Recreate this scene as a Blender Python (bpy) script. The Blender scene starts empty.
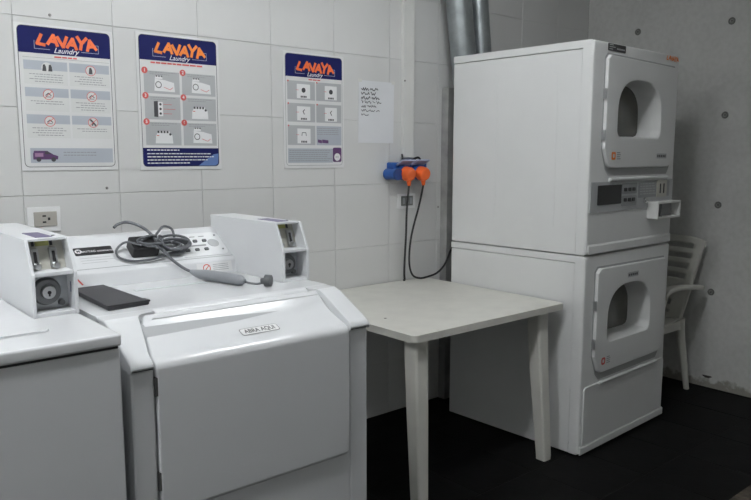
import bpy, bmesh, math, random
from mathutils import Vector, Matrix
random.seed(4)
scene = bpy.context.scene
COL = scene.collection
rad = math.radians

# ------------------------------------------------------------------ camera
cam_d = bpy.data.cameras.new('camera')
cam = bpy.data.objects.new('camera', cam_d); COL.objects.link(cam)
scene.camera = cam
cam_d.sensor_width = 36.0
cam_d.lens = 717.21 / 751 * 36.0
cam_d.clip_start = 0.05
CAM_POS = Vector((-0.7787, -2.7315, 1.3489)); YAW = 0.705; PIT = 0.1319; ROL = 0.0006
Fv = Vector((math.sin(YAW) * math.cos(PIT), math.cos(YAW) * math.cos(PIT), -math.sin(PIT)))
Rv = Vector((math.cos(YAW), -math.sin(YAW), 0)); Uv = Rv.cross(Fv)
R2 = Rv * math.cos(ROL) + Uv * math.sin(ROL); U2 = -Rv * math.sin(ROL) + Uv * math.cos(ROL)
M3 = Matrix((R2, U2, -Fv)).transposed()
cam.matrix_world = Matrix.Translation(CAM_POS) @ M3.to_4x4()

# ------------------------------------------------------------------ world, exposure
w = bpy.data.worlds.new('world'); scene.world = w; w.use_nodes = True
w.node_tree.nodes['Background'].inputs[0].default_value = (0.5, 0.52, 0.55, 1)
w.node_tree.nodes['Background'].inputs[1].default_value = 0.05
vs = scene.view_settings
vs.view_transform = 'Standard'; vs.look = 'None'; vs.gamma = 1.0; vs.use_curve_mapping = False
vs.exposure = 0.42
TUBE_STRENGTH = 80.0
LAMPS = [(0.95, -1.48, 2, 0.29), (-1.0, -1.50, 2, 0.585)]          # centres of the ceiling tube fittings
CEIL = 2.62

# ------------------------------------------------------------------ materials
MATS = {}
def mat(name, col, rough=0.5, metal=0.0, var=0.04, scale=6.0, bump=0.0, bscale=60.0, emit=0.0, spec=0.5, coat=0.0):
    if name in MATS: return MATS[name]
    m = bpy.data.materials.new(name); m.use_nodes = True
    nt = m.node_tree; N = nt.nodes; bs = N['Principled BSDF']
    bs.inputs['Roughness'].default_value = rough
    bs.inputs['Metallic'].default_value = metal
    bs.inputs['Specular IOR Level'].default_value = spec
    bs.inputs['Coat Weight'].default_value = coat
    tc = N.new('ShaderNodeTexCoord')
    nz = N.new('ShaderNodeTexNoise'); nz.inputs['Scale'].default_value = scale; nz.inputs['Detail'].default_value = 5
    nt.links.new(tc.outputs['Object'], nz.inputs['Vector'])
    rp = N.new('ShaderNodeValToRGB')
    rp.color_ramp.elements[0].position = 0.3; rp.color_ramp.elements[1].position = 0.7
    rp.color_ramp.elements[0].color = tuple(c * (1 - var) for c in col) + (1,)
    rp.color_ramp.elements[1].color = tuple(min(1, c * (1 + var)) for c in col) + (1,)
    nt.links.new(nz.outputs['Fac'], rp.inputs['Fac'])
    nt.links.new(rp.outputs['Color'], bs.inputs['Base Color'])
    if bump:
        n2 = N.new('ShaderNodeTexNoise'); n2.inputs['Scale'].default_value = bscale; n2.inputs['Detail'].default_value = 4
        nt.links.new(tc.outputs['Object'], n2.inputs['Vector'])
        bp = N.new('ShaderNodeBump'); bp.inputs['Strength'].default_value = bump; bp.inputs['Distance'].default_value = 0.01
        nt.links.new(n2.outputs['Fac'], bp.inputs['Height'])
        nt.links.new(bp.outputs['Normal'], bs.inputs['Normal'])
    if emit:
        bs.inputs['Emission Color'].default_value = tuple(col) + (1,)
        bs.inputs['Emission Strength'].default_value = emit
    MATS[name] = m
    return m

def mat_concrete():
    m = bpy.data.materials.new('concrete'); m.use_nodes = True
    nt = m.node_tree; N = nt.nodes; L = nt.links; bs = N['Principled BSDF']
    bs.inputs['Roughness'].default_value = 0.75
    tc = N.new('ShaderNodeTexCoord')
    a = N.new('ShaderNodeTexNoise'); a.inputs['Scale'].default_value = 1.6; a.inputs['Detail'].default_value = 8; a.inputs['Roughness'].default_value = 0.65
    b = N.new('ShaderNodeTexNoise'); b.inputs['Scale'].default_value = 38; b.inputs['Detail'].default_value = 6
    for n in (a, b): L.new(tc.outputs['Object'], n.inputs['Vector'])
    r1 = N.new('ShaderNodeValToRGB'); r1.color_ramp.elements[0].position = 0.3; r1.color_ramp.elements[1].position = 0.75
    r1.color_ramp.elements[0].color = (0.60, 0.60, 0.585, 1); r1.color_ramp.elements[1].color = (0.73, 0.73, 0.71, 1)
    L.new(a.outputs['Fac'], r1.inputs['Fac'])
    r2 = N.new('ShaderNodeValToRGB'); r2.color_ramp.elements[0].position = 0.32; r2.color_ramp.elements[1].position = 0.62
    r2.color_ramp.elements[0].color = (0.92, 0.92, 0.915, 1); r2.color_ramp.elements[1].color = (1, 1, 1, 1)
    L.new(b.outputs['Fac'], r2.inputs['Fac'])
    mx = N.new('ShaderNodeMixRGB'); mx.blend_type = 'MULTIPLY'; mx.inputs[0].default_value = 1
    L.new(r1.outputs['Color'], mx.inputs[1]); L.new(r2.outputs['Color'], mx.inputs[2])
    # dirt splashed along the foot of the wall, ragged upper outline
    sx = N.new('ShaderNodeSeparateXYZ'); L.new(tc.outputs['Object'], sx.inputs[0])
    c = N.new('ShaderNodeTexNoise'); c.inputs['Scale'].default_value = 14; c.inputs['Detail'].default_value = 6
    L.new(tc.outputs['Object'], c.inputs['Vector'])
    ad = N.new('ShaderNodeMath'); ad.operation = 'MULTIPLY_ADD'; ad.inputs[1].default_value = -0.16
    L.new(c.outputs['Fac'], ad.inputs[0]); L.new(sx.outputs['Z'], ad.inputs[2])
    r3 = N.new('ShaderNodeValToRGB'); r3.color_ramp.elements[0].position = 0.0; r3.color_ramp.elements[1].position = 0.02
    r3.color_ramp.elements[0].color = (0.5, 0.48, 0.44, 1); r3.color_ramp.elements[1].color = (1, 1, 1, 1)
    mp = N.new('ShaderNodeMath'); mp.operation = 'ADD'; mp.inputs[1].default_value = 0.045
    L.new(ad.outputs[0], mp.inputs[0]); L.new(mp.outputs[0], r3.inputs['Fac'])
    m2 = N.new('ShaderNodeMixRGB'); m2.blend_type = 'MULTIPLY'; m2.inputs[0].default_value = 1
    L.new(mx.outputs['Color'], m2.inputs[1]); L.new(r3.outputs['Color'], m2.inputs[2])
    L.new(m2.outputs['Color'], bs.inputs['Base Color'])
    bp = N.new('ShaderNodeBump'); bp.inputs['Strength'].default_value = 0.25; bp.inputs['Distance'].default_value = 0.006
    L.new(b.outputs['Fac'], bp.inputs['Height']); L.new(bp.outputs['Normal'], bs.inputs['Normal'])
    return m

enamel = mat('white_enamel', (0.69, 0.70, 0.715), 0.17, var=0.02, scale=3, bump=0.02, bscale=25)
enamel_front = enamel
enamel_dryer = mat('dryer_enamel', (0.74, 0.745, 0.74), 0.38, var=0.03, scale=3, bump=0.03, bscale=30)
console_white = mat('console_white', (0.68, 0.69, 0.705), 0.35, var=0.02)
tile_m = mat('glazed_wall_tile', (0.63, 0.63, 0.62), 0.28, var=0.035, scale=2.2, bump=0.015, bscale=9)
grout_m = mat('grout', (0.57, 0.57, 0.56), 0.9, var=0.1, scale=30)
floor_m = mat('black_floor_tile', (0.0035, 0.0035, 0.0035), 0.55, var=0.5, scale=9, bump=0.06, bscale=40, spec=0.08)
floor_grout = mat('floor_grout', (0.0065, 0.0065, 0.006), 0.9, var=0.3, scale=25)
paint_m = mat('wall_paint', (0.74, 0.74, 0.72), 0.8, var=0.05)
ceil_m = mat('ceiling_paint', (0.78, 0.78, 0.76), 0.85, var=0.04)
concrete_m = mat_concrete()
plastic_cream = mat('cream_plastic', (0.66, 0.65, 0.60), 0.42, var=0.05, scale=10, bump=0.02, bscale=120)
plastic_chair = mat('chair_plastic', (0.66, 0.65, 0.60), 0.4, var=0.04)
dark_m = mat('black_plastic', (0.018, 0.018, 0.02), 0.4, var=0.2)
rubber_m = mat('black_rubber', (0.02, 0.02, 0.021), 0.55, var=0.2)
gap_m = mat('dark_gap', (0.03, 0.03, 0.03), 0.8)
grey_m = mat('grey_plastic', (0.22, 0.225, 0.235), 0.45, var=0.06)
grey_cord = mat('grey_cord', (0.10, 0.105, 0.115), 0.5, var=0.08)
midgrey = mat('mid_grey_panel', (0.30, 0.31, 0.315), 0.5, var=0.05)
palegrey = mat('pale_grey_panel', (0.45, 0.46, 0.47), 0.5, var=0.04)
steel_m = mat('steel', (0.55, 0.56, 0.57), 0.3, metal=1.0, var=0.08)
galv_m = mat('galvanised_steel', (0.36, 0.39, 0.40), 0.34, metal=0.85, var=0.18, scale=14)
duct_m = mat('grey_sheet_metal', (0.36, 0.36, 0.355), 0.6, metal=0.0, var=0.2, scale=12)
leather_m = mat('dark_leather', (0.028, 0.028, 0.032), 0.5, var=0.15, bump=0.1, bscale=150)
navy = mat('navy_print', (0.010, 0.013, 0.090), 0.6, var=0.05, spec=0.15)
navy2 = mat('blue_print', (0.12, 0.20, 0.44), 0.4, var=0.05)
orange_p = mat('orange_print', (0.85, 0.16, 0.04), 0.45, var=0.05)
orange_p2 = mat('amber_print', (0.88, 0.24, 0.03), 0.45, var=0.05)
red_p = mat('red_print', (0.62, 0.10, 0.09), 0.5, var=0.05)
white_p = mat('white_print', (0.78, 0.78, 0.78), 0.4, var=0.02)
sheet_m = mat('poster_sheet', (0.70, 0.70, 0.695), 0.3, var=0.02)
cell_blue = mat('grey_blue_print', (0.42, 0.45, 0.50), 0.45, var=0.03)
cell_grey = mat('grey_print', (0.43, 0.44, 0.45), 0.45, var=0.03)
cell_white = mat('cream_print', (0.66, 0.665, 0.65), 0.45, var=0.02)
ink = mat('ink_print', (0.05, 0.05, 0.055), 0.5, var=0.1)
ink_soft = mat('soft_ink_print', (0.30, 0.30, 0.31), 0.5, var=0.1)
violet = mat('violet_print', (0.10, 0.04, 0.13), 0.45, var=0.1)
paper_m = mat('white_paper', (0.71, 0.72, 0.74), 0.8, var=0.02, bump=0.05, bscale=12)
blue_pl = mat('blue_plastic', (0.015, 0.085, 0.33), 0.35, var=0.08)
orange_pl = mat('orange_plastic', (0.80, 0.13, 0.025), 0.35, var=0.06)
lid_pl = mat('pale_blue_lid', (0.40, 0.45, 0.62), 0.3, var=0.05)
beige_pl = mat('beige_outlet', (0.42, 0.40, 0.36), 0.4, var=0.05)
glass_dark = mat('dim_drum_pane', (0.10, 0.098, 0.085), 0.12, var=0.25, scale=5)  # opaque; dark colour stands in for the dim drum behind the pane
yellow_p = mat('yellow_label', (0.42, 0.42, 0.15), 0.5, var=0.1)
beige_metal = mat('beige_metal', (0.50, 0.49, 0.44), 0.4, metal=0.3, var=0.08)
rust_m = mat('worn_brown_strip', (0.06, 0.048, 0.035), 0.8, var=0.7, scale=22, bump=0.3, bscale=50)
tube_m = mat('fluorescent_tube', (0.95, 0.98, 1.0), 0.4, var=0.0, emit=TUBE_STRENGTH)

# ------------------------------------------------------------------ mesh helpers
def NB(): return bmesh.new()
def merge(dst, src):
    me = bpy.data.meshes.new('tmp'); src.to_mesh(me); src.free()
    dst.from_mesh(me); bpy.data.meshes.remove(me)
def bev(bm, amt, seg=2, edges=None):
    if amt: bmesh.ops.bevel(bm, geom=list(edges or bm.edges), offset=amt, segments=seg, profile=0.5, affect='EDGES', clamp_overlap=True)
def box(bm, x0, x1, y0, y1, z0, z1, b=0, seg=2):
    t = NB()
    v = [t.verts.new((x, y, z)) for x in (x0, x1) for y in (y0, y1) for z in (z0, z1)]
    for f in ((0, 1, 3, 2), (4, 6, 7, 5), (0, 4, 5, 1), (2, 3, 7, 6), (0, 2, 6, 4), (1, 5, 7, 3)):
        t.faces.new([v[i] for i in f])
    bev(t, b, seg); bmesh.ops.recalc_face_normals(t, faces=t.faces); merge(bm, t); return bm
def P3(axis, a, p):
    return (a, p[0], p[1]) if axis == 'x' else (p[0], a, p[1]) if axis == 'y' else (p[0], p[1], a)
def prism(bm, pts, axis, a0, a1, b=0, seg=2):
    t = NB()
    A = [t.verts.new(P3(axis, a0, p)) for p in pts]; Bv = [t.verts.new(P3(axis, a1, p)) for p in pts]
    t.faces.new(A); t.faces.new(Bv[::-1]); n = len(pts)
    for i in range(n): t.faces.new((A[i], A[(i + 1) % n], Bv[(i + 1) % n], Bv[i]))
    bev(t, b, seg); bmesh.ops.recalc_face_normals(t, faces=t.faces); merge(bm, t); return bm
def loft(bm, rings, cap=True):
    t = NB(); R = [[t.verts.new(p) for p in r] for r in rings]; n = len(rings[0])
    for a, b_ in zip(R, R[1:]):
        for i in range(n): t.faces.new((a[i], a[(i + 1) % n], b_[(i + 1) % n], b_[i]))
    if cap: t.faces.new(R[0]); t.faces.new(R[-1][::-1])
    bmesh.ops.recalc_face_normals(t, faces=t.faces); merge(bm, t); return bm
def ring(c, ax, r, n=16, up=None):
    ax = Vector(ax).normalized(); u = up or (Vector((0, 0, 1)) if abs(ax.z) < 0.9 else Vector((1, 0, 0)))
    a = ax.cross(u).normalized(); b_ = ax.cross(a)
    return [tuple(Vector(c) + a * r * math.cos(2 * math.pi * i / n) + b_ * r * math.sin(2 * math.pi * i / n)) for i in range(n)]
def cyl(bm, p0, p1, r0, r1=None, n=20):
    ax = Vector(p1) - Vector(p0)
    return loft(bm, [ring(p0, ax, r0, n), ring(p1, ax, r0 if r1 is None else r1, n)])
def catmull(pts, sub=6):
    P = [Vector(p) for p in pts]; P = [P[0] * 2 - P[1]] + P + [P[-1] * 2 - P[-2]]; out = []
    for i in range(1, len(P) - 2):
        for k in range(sub):
            t = k / sub; a, b_, c, d = P[i - 1], P[i], P[i + 1], P[i + 2]
            out.append(0.5 * ((2 * b_) + (c - a) * t + (2 * a - 5 * b_ + 4 * c - d) * t * t + (3 * b_ - a - 3 * c + d) * t ** 3))
    out.append(P[-2]); return out
def tube(bm, pts, r, n=8, sub=6):
    C = catmull(pts, sub) if sub else [Vector(p) for p in pts]
    rr = r if callable(r) else (lambda t: r)
    up = Vector((0.13, 0.21, 0.97)).normalized(); rings = []
    for i, c in enumerate(C):
        tg = (C[min(i + 1, len(C) - 1)] - C[max(i - 1, 0)]).normalized()
        up = (up - tg * up.dot(tg)).normalized(); s = tg.cross(up); q = rr(i / (len(C) - 1))
        rings.append([tuple(c + up * q * math.cos(2 * math.pi * k / n) + s * q * math.sin(2 * math.pi * k / n)) for k in range(n)])
    return loft(bm, rings)
def rrect(x0, x1, y0, y1, r, n=5):
    rs = r if isinstance(r, (tuple, list)) else (r,) * 4
    out = []
    for (cx, cy, a0, q) in ((x0, y0, 180, rs[0]), (x1, y0, 270, rs[1]), (x1, y1, 0, rs[2]), (x0, y1, 90, rs[3])):
        sx = 1 if cx == x0 else -1; sy = 1 if cy == y0 else -1
        if q <= 0: out.append((cx, cy)); continue
        for k in range(n + 1):
            a = rad(a0 + 90 * k / n); out.append((cx + sx * q + q * math.cos(a), cy + sy * q + q * math.sin(a)))
    return out
def polar(poly, c, angs):
    out = []
    for a in angs:
        d = (math.cos(a), math.sin(a)); best = 0
        for i in range(len(poly)):
            p, q = poly[i], poly[(i + 1) % len(poly)]
            ex, ey = q[0] - p[0], q[1] - p[1]; den = d[0] * ey - d[1] * ex
            if abs(den) < 1e-12: continue
            wx, wy = p[0] - c[0], p[1] - c[1]
            t = (wx * ey - wy * ex) / den; s = (wx * d[1] - wy * d[0]) / den
            if -1e-9 <= s <= 1 + 1e-9 and t > best: best = t
        out.append((c[0] + d[0] * best, c[1] + d[1] * best))
    return out
def holed_plate(bm, outer, inner, c, y0, y1, b=0.0, extra=72):
    """plate in the xz plane between y0 (front) and y1 with a hole; b rounds the front rim"""
    angs = sorted(set([round(math.atan2(p[1] - c[1], p[0] - c[0]), 6) for p in list(outer) + list(inner)] + [round(-math.pi + 2 * math.pi * k / extra, 6) for k in range(extra)]))
    O = polar(outer, c, angs); I = polar(inner, c, angs); n = len(angs)
    sh = lambda P, d: [(p[0] - d * math.copysign(1, p[0] - c[0]) * min(1, abs(p[0] - c[0]) / 0.05), p[1] - d * math.copysign(1, p[1] - c[1]) * min(1, abs(p[1] - c[1]) / 0.05)) for p in P]
    prof = [(O, y1), (O, y0 + b), (sh(O, b * 0.35), y0 + b * 0.3), (sh(O, b), y0)] if b else [(O, y1), (O, y0)]
    prof += [(sh(I, -b), y0), (sh(I, -b * 0.35), y0 + b * 0.3), (I, y0 + b), (I, y1)] if b else [(I, y0), (I, y1)]
    t = NB(); R = [[t.verts.new((p[0], y, p[1])) for p in r] for r, y in prof]
    for a, b2 in zip(R, R[1:] + R[:1]):
        for i in range(n):
            try: t.faces.new((a[i], a[(i + 1) % n], b2[(i + 1) % n], b2[i]))
            except ValueError: pass
    bmesh.ops.recalc_face_normals(t, faces=t.faces); merge(bm, t); return bm

BASE = {}
def obj(name, bm, m, parent=None, smooth=True, ang=38, wn=True):
    """one mesh object; geometry is given in world space (or in the frame of a root marked local)"""
    me = bpy.data.meshes.new(name)
    off = BASE.get(parent.name if parent else None, Vector((0, 0, 0)))
    if off.length: bmesh.ops.translate(bm, verts=bm.verts, vec=-off)
    bm.to_mesh(me); bm.free()
    me.materials.append(m)
    if smooth:
        for p in me.polygons: p.use_smooth = True
        me.set_sharp_from_angle(angle=rad(ang))
    o = bpy.data.objects.new(name, me); COL.objects.link(o)
    if smooth and wn:
        q = o.modifiers.new('face_normals', 'WEIGHTED_NORMAL'); q.keep_sharp = True; q.weight = 80
    if parent: o.parent = parent; BASE[o.name] = off
    return o
def tag(o, label, cat, group=None):
    o['label'] = label; o['category'] = cat
    if group: o['group'] = group
    return o
def thing(name, loc, label, cat, group=None, rotz=0, local=False):
    o = bpy.data.objects.new(name, None); COL.objects.link(o); o.location = loc; o.rotation_euler[2] = rotz
    o.empty_display_size = 0.05
    BASE[o.name] = Vector((0, 0, 0)) if local else Vector(loc)
    return tag(o, label, cat, group)
def solo(name, bm, m, loc, label, cat, group=None):
    """a thing that is one mesh, origin at loc"""
    bmesh.ops.translate(bm, verts=bm.verts, vec=-Vector(loc))
    o = obj(name, bm, m); o.location = loc
    return tag(o, label, cat, group)
def struct(name, bm, m, parent=None):
    o = obj(name, bm, m, parent, smooth=False)
    if not parent: o['kind'] = 'structure'
    return o
def text_bm(body, size, shear=0.0, spacing=1.0, bold=0.0):
    cu = bpy.data.curves.new('t', 'FONT'); cu.body = body; cu.size = size; cu.shear = shear; cu.space_character = spacing
    cu.align_x = 'CENTER'; cu.align_y = 'CENTER'; cu.offset = bold
    o = bpy.data.objects.new('t', cu); COL.objects.link(o)
    dg = bpy.context.evaluated_depsgraph_get()
    me = bpy.data.meshes.new_from_object(o.evaluated_get(dg)); bm = NB(); bm.from_mesh(me)
    bpy.data.objects.remove(o); bpy.data.curves.remove(cu); bpy.data.meshes.remove(me)
    return bm
def place_text(body, size, origin, xdir, ydir, **k):
    bm = text_bm(body, size, **k); X = Vector(xdir).normalized(); Y = Vector(ydir).normalized(); Z = X.cross(Y)
    bm.transform(Matrix.Translation(Vector(origin)) @ Matrix((X, Y, Z)).transposed().to_4x4()); return bm
def flat(bm, pts, y):
    """a flat printed shape on an xz plane, facing -y"""
    f = bm.faces.new([bm.verts.new((p[0], y, p[1])) for p in pts]); f.normal_update()
    if f.normal.y > 0: f.normal_flip()
    return bm
def stroke(bm, pts, wd, y):
    for a, b_ in zip(pts, pts[1:]):
        d = Vector((b_[0] - a[0], b_[1] - a[1])); 
        if d.length < 1e-6: continue
        d.normalize(); n = Vector((-d.y, d.x)) * wd / 2; e = d * wd * 0.3
        A = Vector(a) - e; B2 = Vector(b_) + e
        flat(bm, [tuple(A + n), tuple(A - n), tuple(B2 - n), tuple(B2 + n)], y); y -= 0.00001
def disc(cx, cz, r, n=20): return [(cx + r * math.cos(2 * math.pi * i / n), cz + r * math.sin(2 * math.pi * i / n)) for i in range(n)]
def annulus(bm, cx, cz, r, wd, y, n=20):
    o_, i_ = disc(cx, cz, r, n), disc(cx, cz, r - wd, n)
    for k in range(n): flat(bm, [o_[k], o_[(k + 1) % n], i_[(k + 1) % n], i_[k]], y)

# ================================================================== THE ROOM
XR = 3.337; XL = -2.3; YF = -4.3
TW, TH, TX0, TZ0 = 0.3439, 0.3091, -0.0846, 1.2038
wall_back = struct('wall_back', box(NB(), XL, XR, 0.0035, 0.12, 0, CEIL), grout_m)
# glazed wall tiles, one by one
tile_cache = {}
def tile_mesh(w_, h_):
    k = (round(w_, 3), round(h_, 3))
    if k not in tile_cache:
        bm = NB(); box(bm, -w_ / 2, w_ / 2, 0.0, 0.0034, -h_ / 2, h_ / 2, 0.0012, 1)
        me = bpy.data.meshes.new('wall_tile'); bm.to_mesh(me); bm.free(); me.materials.append(tile_m); tile_cache[k] = me
    return tile_cache[k]
G = 0.0016
for i in range(-7, 11):
    for j in range(-5, 6):
        x0, x1 = max(XL, TX0 + i * TW), min(XR, TX0 + (i + 1) * TW)
        z0, z1 = max(0, TZ0 + j * TH), min(CEIL, TZ0 + (j + 1) * TH)
        if x1 - x0 < 0.02 or z1 - z0 < 0.02: continue
        o = bpy.data.objects.new('wall_tile', tile_mesh(x1 - x0 - G, z1 - z0 - G)); COL.objects.link(o)
        o.location = ((x0 + x1) / 2, 0, (z0 + z1) / 2); o.parent = wall_back
        o.rotation_euler = (random.gauss(0, 0.0012), 0, random.gauss(0, 0.0012))

wall_right = struct('wall_right', box(NB(), XR, XR + 0.15, YF, 0.0, 0, CEIL), concrete_m)
for (y, z) in ((-0.90, 1.57), (-0.905, 2.077), (-0.348, 2.088), (-0.893, 1.068), (-0.884, 0.565)):
    bm = NB()
    n = 20; prof = [(0.020, -0.0005), (0.019, -0.003), (0.014, -0.003), (0.011, 0.0), (0.010, -0.0006)]
    loft(bm, [[(XR + d, y + r * math.cos(2 * math.pi * k / n), z + r * math.sin(2 * math.pi * k / n)) for k in range(n)] for r, d in prof], cap=False)
    pl = obj('formwork_plug', bm, mat('plug_ring', (0.20, 0.20, 0.19), 0.8, var=0.3, scale=60), wall_right)
    bm = NB(); cyl(bm, (XR + 0.002, y, z), (XR - 0.002, y, z), 0.0105, 0.009)
    obj('plug_centre', bm, mat('plug_cement', (0.30, 0.30, 0.285), 0.9, var=0.2, scale=80), pl)
    bm = NB(); cyl(bm, (XR, y - 0.001, z), (XR - 0.003, y - 0.001, z), 0.0035, n=10)
    obj('tie_hole', bm, gap_m, pl)
bm = NB()
prism(bm, [(-0.892 + (0.02 + 0.008 * math.sin(3 * a)) * 1.2 * math.cos(a), 0.062 + (0.010 + 0.003 * math.cos(2 * a)) * math.sin(a)) for a in [2 * math.pi * k / 16 for k in range(16)]], 'x', XR - 0.0012, XR + 0.002)
obj('chipped_spot', bm, mat('dark_chip', (0.05, 0.045, 0.04), 0.9, var=0.4, scale=60), wall_right)

wall_left = struct('wall_left', box(NB(), XL - 0.12, XL, YF, 0.12, 0, CEIL), paint_m)
wall_front = struct('wall_front', box(NB(), XL - 0.12, XR + 0.15, YF - 0.12, YF, 0, CEIL), paint_m)
ceiling = struct('ceiling', box(NB(), XL - 0.12, XR + 0.15, YF - 0.12, 0.12, CEIL, CEIL + 0.1), ceil_m)
floor = struct('floor', box(NB(), XL - 0.12, XR + 0.15, YF - 0.12, 0.12, -0.1, -0.0022), floor_grout)
FT = 0.335; fx0, fy0 = 1.64, -0.93
fcache = {}
def ftile(w_, h_):
    k = (round(w_, 3), round(h_, 3))
    if k not in fcache:
        bm = NB(); box(bm, -w_ / 2, w_ / 2, -h_ / 2, h_ / 2, -0.0022, 0.0, 0.001, 1)
        me = bpy.data.meshes.new('floor_tile'); bm.to_mesh(me); bm.free(); me.materials.append(floor_m); fcache[k] = me
    return fcache[k]
for i in range(-13, 7):
    for j in range(-12, 5):
        x0, x1 = max(XL, fx0 + i * FT), min(XR, fx0 + (i + 1) * FT)
        y0, y1 = max(YF, fy0 + j * FT), min(0, fy0 + (j + 1) * FT)
        if x1 - x0 < 0.02 or y1 - y0 < 0.02: continue
        o = bpy.data.objects.new('floor_tile', ftile(x1 - x0 - 0.003, y1 - y0 - 0.003)); COL.objects.link(o)
        o.location = ((x0 + x1) / 2, (y0 + y1) / 2, 0); o.parent = floor
        o.rotation_euler = (random.gauss(0, 0.0008), random.gauss(0, 0.0008), 0)
trim = struct('trim_1', box(NB(), 1.9, XR, -1.665, -1.60, -0.0005, 0.004, 0.0015), rust_m)

# ================================================================== CEILING LAMPS
def ceiling_lamp(x, y, n_tubes, hl, label):
    t = thing('ceiling_lamp', (x, y, CEIL), label, 'lamp')
    bm = NB(); prism(bm, [(y - 0.09, CEIL), (y + 0.09, CEIL), (y + 0.06, CEIL - 0.045), (y - 0.06, CEIL - 0.045)], 'x', x - hl - 0.035, x + hl + 0.035, 0.004)
    obj('housing', bm, mat('lamp_housing', (0.7, 0.7, 0.69), 0.5), t)
    for s in ((-1, 1) if n_tubes == 2 else (0,)):
        bm = NB(); cyl(bm, (x - hl, y + s * 0.035, CEIL - 0.072), (x + hl, y + s * 0.035, CEIL - 0.072), 0.014, n=16)
        obj('tube', bm, tube_m, t)
        for e in (-1, 1):
            bm = NB(); box(bm, x + e * (hl + 0.015) - 0.012, x + e * (hl + 0.015) + 0.012, y + s * 0.035 - 0.016, y + s * 0.035 + 0.016, CEIL - 0.09, CEIL - 0.04, 0.003)
            obj('tube_holder', bm, mat('lamp_housing', (0.7, 0.7, 0.69)), t)
for i, (x, y, n_t, hl_) in enumerate(LAMPS):
    ceiling_lamp(x, y, n_t, hl_, ['short twin fluorescent tube lamp on the ceiling above the table', 'long twin fluorescent tube lamp on the ceiling above the top-loading washer'][i])

# ================================================================== STACKED DRYER (own frame: x across, y to the back, z up)
W, D, H = 0.792, 0.775, 1.83
dry = thing('stacked_dryer', (1.9056, -0.981, 0), 'tall white stacked pair of tumble dryers with arched windows beside the table', 'dryer', rotz=0.0371, local=True)
SEAM = 0.912
def cabinet(z0, z1, name):
    bm = NB(); box(bm, 0.004, W - 0.004, 0.055, D, z0, z1, 0.004)
    bmesh.ops.delete(bm, geom=[f for f in bm.faces if f.normal.y < -0.9], context='FACES')
    return obj(name, bm, enamel_dryer, dry)
def arch(x0, x1, z0, z1, n=18, r=0.035):
    cx = (x0 + x1) / 2; hw = (x1 - x0) / 2; hh = min(hw * 0.78, (z1 - z0) * 0.62)
    pts = [(x0 + r - r * math.cos(a), z0 + r - r * math.sin(a)) for a in [rad(90 * k / 5) for k in range(6)]]
    pts += [(x1 - r + r * math.sin(a), z0 + r - r * math.cos(a)) for a in [rad(90 * k / 5) for k in range(6)]]
    for k in range(n + 1):
        a = math.pi * k / n; ca, sa = math.cos(a), math.sin(a)
        pts.append((cx + hw * math.copysign(abs(ca) ** 0.8, ca), z1 - hh + hh * abs(sa) ** 0.8))
    return pts
def scale_pts(P, c, sx, sz=None): return [(c[0] + (p[0] - c[0]) * sx, c[1] + (p[1] - c[1]) * (sz or sx)) for p in P]
for x in (0.05, W - 0.05):
    for y in (0.09, D - 0.06): obj('foot', cyl(NB(), (x, y, 0), (x, y, 0.03), 0.022, 0.018), dark_m, dry)
lower_cab = cabinet(0.006, SEAM - 0.034, 'lower_cabinet')
upper_cab = cabinet(SEAM + 0.003, H - 0.036, 'upper_cabinet')
bm = NB(); box(bm, 0.002, W - 0.002, 0.05, D + 0.002, SEAM - 0.032, SEAM - 0.002, 0.003); obj('lower_top_cap', bm, enamel_dryer, dry)
bm = NB(); box(bm, 0.002, W - 0.002, 0.05, D + 0.002, H - 0.034, H, 0.004); obj('top_cap', bm, enamel_dryer, dry)
for a0, a1 in ((0.17, 0.36), (0.50, 0.68)):
    bm = NB(); prism(bm, rrect(a0, a1, SEAM + 0.12, H - 0.10, (0.002, 0.002, 0.05, 0.05)), 'x', 0.0028, 0.005, 0.0011, 2)
    obj('pressed_panel', bm, enamel_dryer, upper_cab)
def front_frame(z0, z1, name, win, c):
    bm = NB()
    holed_plate(bm, rrect(0, W, z0, z1, 0.006, 2), win, c, 0.0, 0.052, b=0.016)
    return obj(name, bm, enamel_dryer, dry)
WX0, WX1, WZ0, WZ1 = 0.195, 0.592, 1.427, 1.682
DZL = -0.925
scoop_out = [(0.155, 1.262), (0.705, 1.262), (0.735, 1.285), (0.765, 1.36), (0.768, 1.755), (0.748, 1.781), (0.108, 1.789), (0.086, 1.765), (0.082, 1.375), (0.125, 1.287)]
door_out = [(0.150, 1.292), (0.690, 1.292), (0.712, 1.304), (0.742, 1.365), (0.746, 1.748), (0.730, 1.766), (0.118, 1.774), (0.098, 1.756), (0.094, 1.375), (0.128, 1.305)]
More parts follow.
